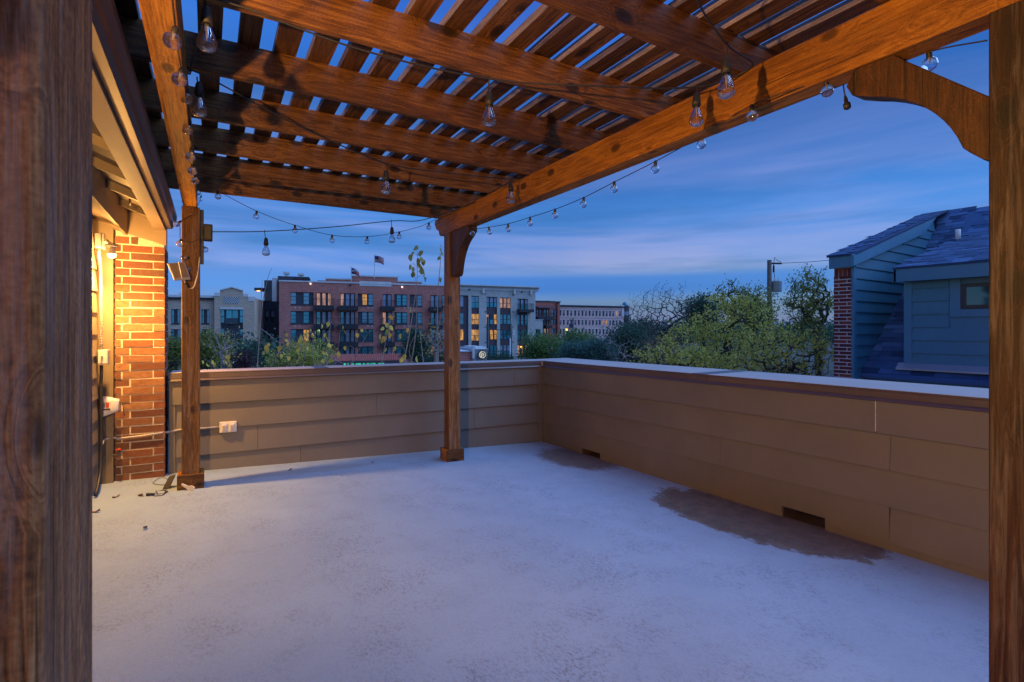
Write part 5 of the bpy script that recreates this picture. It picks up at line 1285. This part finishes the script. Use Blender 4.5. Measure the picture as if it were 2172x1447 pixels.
MB().lathe([(.05, -.05), (.05, .22), (.038, .22), (.038, .0)], vp, 14).build('vent_pipe', M['palecap'], nh, smooth=True)
vd = np.array((1, 0, db)); vd /= np.linalg.norm(vd)
lowx = X0 + .35
n1 = shingles((XD - .30, YNEAR + 3.2, ez + .0), (0, 1, 0), vd, YL - YNEAR - 3.2, (xm - XD + .30) / vd[0] - .05, seed=1)
n2 = shingles((lowx, Yn - 2.3, ra + rb * lowx), (0, 1, 0), vr, 2.25, (XD - lowx) / vr[0] + .0, seed=2)
n3 = shingles((XD, YD + .02, ra + rb * XD), (0, 1, 0), vr, Yn - .03 - YD, (XR - XD) / vr[0], seed=3, keep=lambda p: p[2] > ra + rb * p[0] - .05)
n4 = shingles((xm, YNEAR + 3.2, zm), (0, 1, 0), vr, YD - YNEAR - 3.2, (XR - xm) / vr[0] - .1, seed=4)
n5 = shingles((xw0, Yn - .13, wz(xw0) - .015), (0, 1, 0), vw, YB + .16 - Yn, (xw1 - xw0) / vw[0] - .1, seed=5)

# ================================================================== POLES, WIRES, SIGNS
tp = at_d(1632, 552, 38)
up_ = thing('utility_pole', 'tall wooden utility pole with a grey transformer rising out of the yellow green trees', 'pole', (tp[0], tp[1], GZ), -YAW); OFF[up_.name] = np.array((0, 0, GZ))
k38 = 38 / F
MB().lathe([(.20, GZ), (.15, tp[2])], (0, 0, 0), 12).build('pole', M['pole'], up_, smooth=True)
zc_ = tp[2] - 7 * k38
MB().box(.1, 26 * k38, -.05, .05, zc_ - .06, zc_ + .06).build('crossarm', M['steel'], up_, bevel=.01)
tz0, tz1 = tp[2] - (619.4 - 552.4) * k38, tp[2] - (597 - 552.4) * k38
cyl = MB().lathe([(.0, tz0), (.32, tz0), (.34, tz0 + .05), (.34, tz1 - .05), (.36, tz1), (.0, tz1 + .04)], (15.5 * k38, 0, 0), 18).build('transformer', M['metalgrey'], up_, smooth=True)
for dx in (-.15, .12): MB().lathe([(.04, tz1), (.06, tz1 + .06), (.03, tz1 + .12), (.05, tz1 + .18), (.02, tz1 + .26)], (15.5 * k38 + dx, 0, 0), 8).build('insulator', M['palecap'], cyl)
MB().box(.12, .30, -.06, .06, tz0 + .1, tz0 + .2).build('bracket', M['steel'], up_)
MB().lathe([(.05, zc_ - .65), (.07, zc_ - .6), (.07, zc_ - .2), (.03, zc_ - .1)], (9 * k38, 0, 0), 8).build('fuse_holder', M['steel'], up_)
MB().tube([(9 * k38, 0, zc_ - .1), (11 * k38, 0, zc_ + .45), (17 * k38, 0, zc_ + .2), (24 * k38, 0, zc_ + .12)], .02, 6).build('jumper_wire', M['cable'], up_)
MB().tube([(9 * k38, 0, zc_ - .6), (10 * k38, 0, tz1 + .6), (15.5 * k38 - .15, 0, tz1 + .2)], .02, 6).build('jumper_wire', M['cable'], up_)
def wire(label, pts, r=.012):
    P = [np.array(p) for p in pts]; t = MB().tube(catmull(P, 8), r, 5).build('overhead_wire', M['cable'], None, smooth=True, at=P[0]); tag(t, label, 'wire', None, 'thing'); return t
wire('thin overhead wire from the transformer pole towards the shingle roof', [at_d(1657, 558.5, 38), at_d(1720, 555.5, 36), at_d(1790, 549, 34)], .018)
wire('pale cable sagging behind the corner of the parapets', [at_d(1040, 738, 54), at_d(1100, 752, 44), at_d(1165, 763, 34), at_d(1235, 765.5, 27), at_d(1300, 763, 22), at_d(1380, 757, 18), at_d(1500, 742, 15)], .014)
def simple_pole(px, top, d, r, mat, label, extra=None):
    p = at_d(px, top, d); t = thing('utility_pole', label, 'pole', (p[0], p[1], GZ), -YAW); OFF[t.name] = np.array((0, 0, GZ))
    MB().lathe([(r * 1.2, GZ), (r, p[2])], (0, 0, 0), 10).build('pole', M[mat], t, smooth=True)
    if extra: extra(t, p[2], d / F)
    return t
def ex1(t, z, k):
    MB().box(0, 8 * k, -.05, .05, z - 18 * k - .05, z - 18 * k + .05).build('crossarm', M['steel'], t)
    MB().tube([(0, 0, z - 16 * k), (7 * k, 0, z - 20 * k), (20 * k, 0, z - 27 * k), (50 * k, 0, z - 28 * k)], .03, 5).build('cable', M['cable'], t)
simple_pole(1034.7, 672.7, 55, .11, 'steel', 'dark steel pole standing before the grey apartments beside the round sign', ex1)
def ex2(t, z, k): MB().lathe([(0, z - 23 * k), (.11, z - 23 * k), (.11, z - 14 * k), (0, z - 14 * k)], (4.5 * k, 0, 0), 10).build('transformer', M['palecap'], t); MB().box(.05, 4 * k, -.04, .04, z - 20 * k, z - 18 * k).build('bracket', M['steel'], t)
simple_pole(1084.8, 686.5, 60, .065, 'pole', 'slim wooden pole with a small pale transformer before the grey apartments', ex2)
simple_pole(1082.0, 717, 48, .045, 'palecap', 'short white post in front of the slim wooden pole')
def street_lamp(px, py, d, label, glow, col='steel', off=0):
    p = at_d(px, py, d); k = d / F; t = thing('street_lamp', label, 'street lamp', (p[0], p[1], GZ), -YAW); OFF[t.name] = np.array((0, 0, GZ))
    MB().lathe([(.12, GZ), (.07, p[2] - 2 * k)], (0, 0, 0), 8).build('pole', M['steel'], t)
    MB().lathe([(0, p[2] - 3 * k), (2.2 * k, p[2] - 2.2 * k), (2.6 * k, p[2]), (1.8 * k, p[2] + 2 * k), (0, p[2] + 2.6 * k)], (0, 0, 0), 12).build('lamp_globe', M[glow], t, smooth=True)
    MB().lathe([(2.2 * k, p[2] + 1.4 * k), (.6 * k, p[2] + 4 * k), (0, p[2] + 4.4 * k)], (0, 0, 0), 10).build('lamp_cap', M['steel'], t)
street_lamp(1202.3, 698.5, 120, 'glowing orange street lamp in front of the pink building', 'streetglow')
street_lamp(1106, 736, 62, 'glowing orange lamp at the corner of the grey apartments', 'streetglow')
street_lamp(1268.5, 738, 30, 'unlit amber street lamp among the dark round trees', 'brass')
street_lamp(1169.5, 741, 33, 'unlit pale lamp head inside the dark green tree', 'brass')
tp2 = at_d(1215.5, 675, 110); bn = thing('banner_pole', 'dark pole carrying a blue banner in front of the pink building', 'pole', (tp2[0], tp2[1], GZ), -YAW); OFF[bn.name] = np.array((0, 0, GZ)); k = 110 / F
MB().lathe([(.16, GZ), (.12, tp2[2])], (0, 0, 0), 8).build('pole', M['steel'], bn); MB().tube([(0, 0, tp2[2] - .6), (-5 * k, 0, tp2[2] - .2), (-9 * k, 0, tp2[2] - .5)], .06, 6).build('arm', M['steel'], bn)
MB().box(-8.5 * k, -1.5 * k, -.03, .03, tp2[2] - 22 * k, tp2[2] - 12 * k).build('banner', M['flag_blue'], bn)
tb2 = at_d(1310, 712, 80); bb = thing('billboard', 'small blue billboard with white marks among the bare branches', 'sign', (tb2[0], tb2[1], GZ), -YAW); OFF[bb.name] = np.array((0, 0, GZ)); k = 80 / F
MB().box(-7 * k, 7 * k, 0, .2, tb2[2] - 3.5 * k, tb2[2] + 6 * k).build('board', plain('billboard_blue', (.04, .22, .55), .5), bb)
MB().lathe([(.12, GZ), (.12, tb2[2] - 3.5 * k)], (0, .1, 0), 8).build('post', M['steel'], bb)
for a, b, c_, d_ in ((-5, -1, 0, 3.5), (-.2, 1.6, .5, 4), (2.4, 5.4, -.5, 3.2)): MB().box(a * k, b * k, -.03, -.002, tb2[2] + c_ * k, tb2[2] + d_ * k).build('mark', M['palecap'], bb.children[0])

# ================================================================== TREES
def skeleton(base, pts, trunk_top, rng, bias=.35):
    """branches: every crown point is tied to the nearest point already on the tree"""
    base = np.array(base, float); tt = np.array(trunk_top, float)
    nodes = [base + (tt - base) * t + (rng.normal(0, .05, 3) * np.linalg.norm(tt - base) * .4 * t * (1 - t)) for t in np.linspace(0, 1, 6)]
    par = [-1, 0, 1, 2, 3, 4]
    order = np.argsort(np.linalg.norm(pts - tt, axis=1))
    for i in order:
        A = np.array(nodes[2:]); p = pts[i]; dd = np.linalg.norm(A - p, axis=1) + bias * np.linalg.norm(A - tt, axis=1) * 0.35
        dd += np.where(A[:, 2] > p[2] + .15, .4, 0)
        j = int(np.argmin(dd)) + 2
        q = nodes[j]; mid = (q + p) / 2 + rng.normal(0, .045, 3) * np.linalg.norm(p - q); mid[2] -= .03 * np.linalg.norm(p - q)
        nodes.append(mid); par.append(j); nodes.append(p); par.append(len(nodes) - 2)
    w_ = [0] * len(nodes); kids = [0] * len(nodes)
    for i in range(len(nodes) - 1, 0, -1):
        if kids[i] == 0: w_[i] = 1
        w_[par[i]] += w_[i]; kids[par[i]] += 1
    return nodes, par, w_, kids
def branches(nodes, par, w_, r0, n=5, tipr=.006):
    m = MB(); W = max(w_)
    R = [max(tipr, r0 * (a / W) ** .62) for a in w_]
    for i in range(1, len(nodes)):
        j = par[i]; rj = min(R[j], R[i] * 1.6 + tipr)
        m.tube([nodes[j], nodes[i]], [rj, R[i]], n if R[i] > .03 else 4, caps=False)
    return m
def leaf_cloud(name, C_, per, spread, size, rng, mat, parent, droop=0.0, asp=.5):
    C_ = np.asarray(C_); n = len(C_) * per
    P_ = np.repeat(C_, per, 0) + rng.normal(0, spread, (n, 3)) * np.array((1, 1, .8))
    a = rng.normal(0, 1, (n, 3)); a[:, 2] -= droop; a /= np.linalg.norm(a, axis=1)[:, None]
    b = rng.normal(0, 1, (n, 3)); b -= a * (a * b).sum(1)[:, None]; b /= np.linalg.norm(b, axis=1)[:, None]
    s_ = size * rng.uniform(.6, 1.3, (n, 1)); c = np.cross(a, b)
    v = np.stack([P_ - a * s_ * .5, P_ + b * s_ * asp * .5 + c * s_ * .08, P_ + a * s_ * .5, P_ - b * s_ * asp * .5 + c * s_ * .08], 1).reshape(-1, 3)
    off = root_off(parent); v = v - off
    me = bpy.data.meshes.new(name); me.vertices.add(4 * n); me.vertices.foreach_set('co', v.ravel())
    me.loops.add(4 * n); me.loops.foreach_set('vertex_index', np.arange(4 * n)); me.polygons.add(n); me.polygons.foreach_set('loop_start', np.arange(0, 4 * n, 4)); me.polygons.foreach_set('loop_total', np.full(n, 4))
    me.update(calc_edges=True); me.materials.append(M[mat]); o = bpy.data.objects.new(name, me); COL.objects.link(o); o.parent = parent
    return o
def tree(label, px, py, rx, ry, d, mat, leaves, nodes_n, seed, name='tree', cat='tree', size=.09, spread=.16, bark='bark', r0=.16, trunk_px=None, lobes=None, fill=.55, droop=.2, tipr=.006, group=None):
    rng = np.random.default_rng(seed); k = d / F
    c = at_d(px, py, d); bx_ = at_d(trunk_px if trunk_px else px, CY, d)
    t = thing(name, label, cat, (bx_[0], bx_[1], GZ), 0, group); OFF[t.name] = np.array((bx_[0], bx_[1], GZ))
    P_ = []
    lob = lobes or [(0, 0, 1, 1)]
    tot = sum(l[2] * l[3] for l in lob)
    for lx, ly, sx_, sy_ in lob:
        n = max(6, int(nodes_n * sx_ * sy_ / tot)); q = rng.normal(0, 1, (n, 3)); q /= np.linalg.norm(q, axis=1)[:, None]; q *= (rng.uniform(0, 1, (n, 1)) ** (fill)) * (1 + rng.normal(0, .08, (n, 1)))
        P_.append(c + Rv * (lx * rx * k) + np.array((0, 0, 1)) * (-ly * ry * k) + q[:, :1] * Rv * rx * sx_ * k + q[:, 1:2] * Dv * min(rx * k * .9, 3.5) * sx_ + q[:, 2:3] * np.array((0, 0, 1)) * ry * sy_ * k)
    P_ = np.concatenate(P_)
    tt = c * .6 + np.array((bx_[0], bx_[1], c[2])) * .4 - np.array((0, 0, ry * k * .9))
    nd_, pr_, w_, kd = skeleton((bx_[0], bx_[1], GZ - .1), P_, tt, rng)
    branches(nd_, pr_, w_, r0, tipr=tipr).build('trunk', M[bark], t)
    tips = np.array([nd_[i] for i in range(6, len(nd_)) if w_[i] <= 3])
    if leaves: leaf_cloud('crown', tips, max(1, leaves // len(tips)), spread, size, rng, mat, t, droop)
    return t
tree('spreading yellow green tree in the middle of the trees beside the neighbour house', 1545, 700, 112, 80, 17, 'leaf_yg', 6200, 330, 1, size=.095, spread=.10, fill=.42, lobes=[(0, 0, 1, 1), (-.5, .35, .8, .75), (.5, .4, .7, .7), (.1, -.55, .5, .5)])
tree('low yellow green tree just above the coping, before the spreading tree', 1440, 770, 100, 48, 14, 'leaf_yg', 4200, 250, 2, size=.085, spread=.085, fill=.45, lobes=[(0, 0, 1, 1), (.6, .1, .7, .9)])
tree('thin leaved yellow tree with dark forked limbs against the brick end wall', 1660, 755, 105, 66, 12.5, 'leaf_yg', 3300, 280, 3, size=.075, spread=.075, fill=.42, lobes=[(0, 0, 1, 1), (.55, -.1, .5, .9), (-.5, .2, .6, .7)], r0=.13)
tree('airy dark leaved tree rising highest beside the brick end wall', 1715, 640, 52, 72, 22, 'leaf_olive', 3800, 190, 4, size=.11, spread=.15, trunk_px=1760, r0=.17, fill=.45)
tree('dark olive tree behind the utility pole', 1600, 655, 48, 48, 27, 'leaf_olive', 4200, 130, 5, size=.12, spread=.2)
tree('bare twiggy tree with a few brown leaves left of the yellow green trees', 1415, 672, 72, 78, 27, 'leaf_brown', 1300, 520, 6, size=.07, spread=.1, fill=.35, r0=.17, tipr=.006)
tree('nearly bare tree top with small leaf tufts above the yellow green crown', 1555, 628, 42, 44, 24, 'leaf_olive', 700, 90, 7, size=.11, spread=.14, fill=.4, tipr=.010)
tree('leafless grey tree in front of the dark evergreens', 1365, 690, 50, 75, 40, 'leaf_brown', 0, 420, 8, fill=.4, tipr=.009, r0=.2)
tree('tall dark evergreen behind the bare twiggy tree', 1490, 668, 42, 46, 34, 'leaf_dark', 6000, 120, 9, size=.16, spread=.3)
tree('pale pink leaved shrubby tree low between evergreens and yellow trees', 1395, 755, 42, 40, 19, 'leaf_brown', 2600, 110, 10, size=.07, spread=.15)
tree('broad dark green oak in front of the grey apartment annex', 1150, 738, 46, 42, 36, 'leaf_green', 9000, 130, 11, size=.15, spread=.3, lobes=[(0, 0, 1, 1), (-.5, .4, .7, .7), (.5, .3, .7, .7)])
tree('lighter green tree under the pink building', 1215, 733, 50, 30, 44, 'leaf_green', 7000, 110, 12, size=.17, spread=.34)
tree('dense round blue green tree low behind the parapet corner', 1222, 755, 36, 30, 30, 'leaf_blue', 8000, 100, 13, size=.11, spread=.26)
tree('dense blue green tree touching the round one', 1270, 752, 34, 34, 29, 'leaf_blue', 8000, 100, 14, size=.11, spread=.26)
tree('dark blue evergreen under the billboard', 1330, 735, 46, 46, 32, 'leaf_dark', 10000, 130, 15, size=.13, spread=.28)
tree('white barked bare sapling in front of the dark blue evergreen', 1320, 742, 46, 40, 24, 'leaf_brown', 0, 150, 16, bark='palebark', fill=.4, tipr=.006, r0=.06)
tree('olive bush behind the post with the lamp panel', 440, 745, 45, 40, 22, 'leaf_olive', 7000, 130, 17, name='bush', cat='bush', size=.09, spread=.18)
tree('olive bush seen between the brick pillar and the wooden post', 368, 748, 26, 40, 20, 'leaf_olive', 4000, 80, 18, name='bush', cat='bush', size=.085, spread=.16)
tree('small dark purple bush low before the tan building', 520, 768, 30, 24, 18, 'leaf_purple', 2600, 90, 19, name='bush', cat='bush', size=.06, spread=.1)
tree('green bush under the brown brick apartments', 645, 758, 66, 40, 25, 'leaf_yg', 6000, 150, 20, name='bush', cat='bush', size=.10, spread=.15)
tree('dark upright evergreen behind the slim trunks', 885, 738, 27, 46, 30, 'leaf_dark', 7000, 110, 21, size=.11, spread=.22)
tree('low dark evergreen hedge at the centre post', 930, 764, 34, 16, 28, 'leaf_dark', 3000, 60, 22, name='bush', cat='bush', size=.1, spread=.2)
tree('small dark bush under the slim pole by the round sign', 1060, 765, 30, 14, 36, 'leaf_dark', 3000, 60, 23, name='bush', cat='bush', size=.12, spread=.24)
tree('bare bluish tree beside the centre post', 925, 715, 24, 40, 16, 'leaf_yel', 60, 90, 24, fill=.4, size=.06, r0=.06, tipr=.006, bark='palebark')
tree('bare twiggy shrub before the tan brick building', 475, 735, 34, 46, 15, 'leaf_yel', 50, 130, 25, fill=.4, size=.06, r0=.06, tipr=.0045, bark='palebark')
# far tree line closing the view under the horizon
rng = np.random.default_rng(50)
C_ = []
for px in np.arange(1330, 2170, 4.0):
    for k in range(4): C_.append(at_d(px + rng.uniform(-4, 4), 699 + rng.uniform(-9, 22) + 4 * math.sin(px * .05), rng.uniform(75, 120)))
for px in np.arange(330, 600, 4.0):
    for k in range(2): C_.append(at_d(px, 740 + rng.uniform(-6, 25), rng.uniform(60, 70)))
tl = leaf_cloud('tree_line', C_, 45, .9, .5, rng, 'leaf_dark', None); tag(tl, kind='stuff')

# saplings just beyond the wall, with large single leaves
def big_leaf(size, seed, curl=.35):
    r = random.Random(seed); vs = []; n = 7
    for i in range(n):
        u = i / (n - 1); wv = (math.sin(math.pi * min(1, .12 + u * .88)) ** .8) * .36
        for j in (-1, 0, 1): vs.append((j * wv * size, (curl * abs(j) * wv - u * u * curl * .6) * size, -u * size))
    fs = [(i * 3 + j, i * 3 + j + 1, i * 3 + j + 4, i * 3 + j + 3) for i in range(n - 1) for j in (0, 1)]
    return MB().add(vs, fs).mesh('leaf')
LM = {}
def leafmesh(mat, size, k):
    if (mat, size, k) not in LM:
        me = big_leaf(size, k, .25 + .15 * k); me.materials.append(M[mat]); me.polygons.foreach_set('use_smooth', [True] * len(me.polygons)); LM[(mat, size, k)] = me
    return LM[(mat, size, k)]
def sapling(label, stems, leaves, d, size, seed, bark='palebark', r=.010):
    rg = random.Random(seed); b = at_d(stems[0][0][0], CY, d)
    t = thing('sapling', label, 'tree', (b[0], b[1], GZ), 0, 'saplings just beyond the far parapet'); OFF[t.name] = np.array((b[0], b[1], GZ))
    m = MB(); nodes = []
    for st in stems:
        dd = d + rg.uniform(-.35, .35); P_ = [at_d(x, y, dd) for x, y in st]
        if st[0][1] > 760: dn = (P_[0] - P_[1]) / np.linalg.norm(P_[0] - P_[1]); P_ = [np.array((P_[0][0] + dn[0] * 1.5, P_[0][1] + dn[1] * 1.5, GZ)), P_[0] + dn * 2 + np.array((0, 0, -1.5)), P_[0] + dn * .5] + P_
        c_ = catmull(P_, 6); nodes += c_; m.tube(c_, list(np.linspace(r * (1.6 if st[0][1] > 760 else .8), r * .3, len(c_))), 6)
    for x, y, mat in leaves:
        p = at_d(x, y, d + rg.uniform(-.25, .25))
        q = min(nodes, key=lambda n_: np.linalg.norm(n_ - p)); mid = (p + q) / 2 + np.array((0, 0, .04)); m.tube([q, mid, p], [.004, .003, .0018], 4)
        inst('leaf', leafmesh(mat, size, rg.randint(0, 2)), t, p, (rg.uniform(-.5, .5), rg.uniform(-.4, .4), rg.uniform(0, 6.28)), [rg.uniform(.75, 1.2)] * 3)
    m.build('stem', M[bark], t, smooth=True)
    return t
cv = lambda pts, mat: [(340 + x / 4.936, 520 + y / 4.936 - 4, mat) for x, y in pts]
rg = random.Random(9)
def scat(L, mat, n=2): return [(x + rg.uniform(-5, 5), y + rg.uniform(-5, 5), mat) for x, y, m_ in cv(L, mat) for _ in range(n)]
yl1 = scat([(1130, 1050), (1110, 1130), (1140, 1090), (1235, 1095), (1240, 1130), (1325, 930), (1330, 1010), (1340, 1050), (1360, 1170), (1270, 1160)], 'leaf_yel', 2)
yl2 = scat([(1500, 960), (1520, 920), (1480, 1000), (1590, 920), (1590, 960), (1450, 1060), (1465, 1100), (1440, 1200), (1520, 1020), (1560, 1090), (1610, 940)], 'leaf_yel', 2)
yl3 = scat([(1680, 850), (1760, 800), (1750, 855), (1720, 990), (1740, 960), (1770, 1010), (1780, 1040), (1730, 1110), (1760, 1120), (1850, 1140), (1900, 880), (1910, 910), (2070, 920), (2110, 900), (1920, 1085), (1700, 1230), (1760, 1225)], 'leaf_yel', 1)
yl0 = scat([(750, 1245), (460, 1250), (560, 1230), (700, 1190), (710, 1230), (660, 1220)], 'leaf_yel', 2)
sapling('slender pale sapling with yellow leaves before the dark slate wing', [[(545, 790), (550, 720), (556, 650), (568, 590), (577, 568)], [(548, 730), (552, 660), (557, 592)], [(570, 790), (590, 740), (604, 705), (611, 668)], [(541, 690), (568, 708), (592, 728)], [(580, 760), (610, 738), (622, 722)]], yl1, 10, .095, 31)
sapling('slender sapling with clusters of yellow leaves before the brown apartments', [[(640, 790), (648, 745), (655, 715), (660, 700)], [(620, 790), (636, 750), (640, 720)], [(670, 790), (662, 740), (664, 712)]], yl2, 10.5, .095, 32)
sapling('sapling with scattered yellow leaves above the tiled roof', [[(690, 790), (696, 740), (700, 695), (704, 680)], [(735, 790), (770, 725), (785, 702)], [(710, 785), (718, 730), (722, 700)], [(700, 760), (740, 770), (800, 740)]], yl3, 10, .09, 33)
sapling('low sapling with yellow leaves by the wooden post with the lamp panel', [[(450, 790), (446, 770)], [(470, 790), (466, 740), (452, 705)], [(485, 790), (478, 740), (472, 715)]], yl0, 10, .09, 34)
top = [(883, 521), (878, 535), (871, 540), (896, 532), (893, 545), (899, 552), (869, 562), (877, 567), (892, 570), (898, 577), (876, 577), (899, 588), (886, 548), (890, 558)]
mid_ = [(828, 668), (836, 670), (821, 685), (828, 690), (812, 693), (820, 699), (808, 708), (816, 713), (810, 720), (826, 706), (838, 735), (818, 738), (866, 696), (850, 708), (860, 752), (855, 758), (885, 755), (872, 650)]
sapling('tallest slim sapling topped by a tuft of drooping leaves above the roofline', [[(852, 790), (866, 720), (876, 660), (884, 600), (886, 530)], [(868, 790), (880, 720), (884, 640), (878, 560)], [(900, 790), (893, 725), (888, 680)], [(885, 790), (868, 745), (885, 700)], [(806, 790), (815, 740), (826, 690)]], [(x, y, 'leaf_olive') for x, y in top] + [(x, y, 'leaf_yg' if i % 3 else 'leaf_yel') for i, (x, y) in enumerate(mid_)], 9, .115, 35)
sapling('thin sapling with few leaves half hidden by the centre post', [[(930, 790), (928, 640), (934, 560), (936, 522)]], [(933, 526, 'leaf_olive'), (937, 534, 'leaf_olive'), (932, 544, 'leaf_olive'), (936, 590, 'leaf_olive')], 9.5, .09, 36)
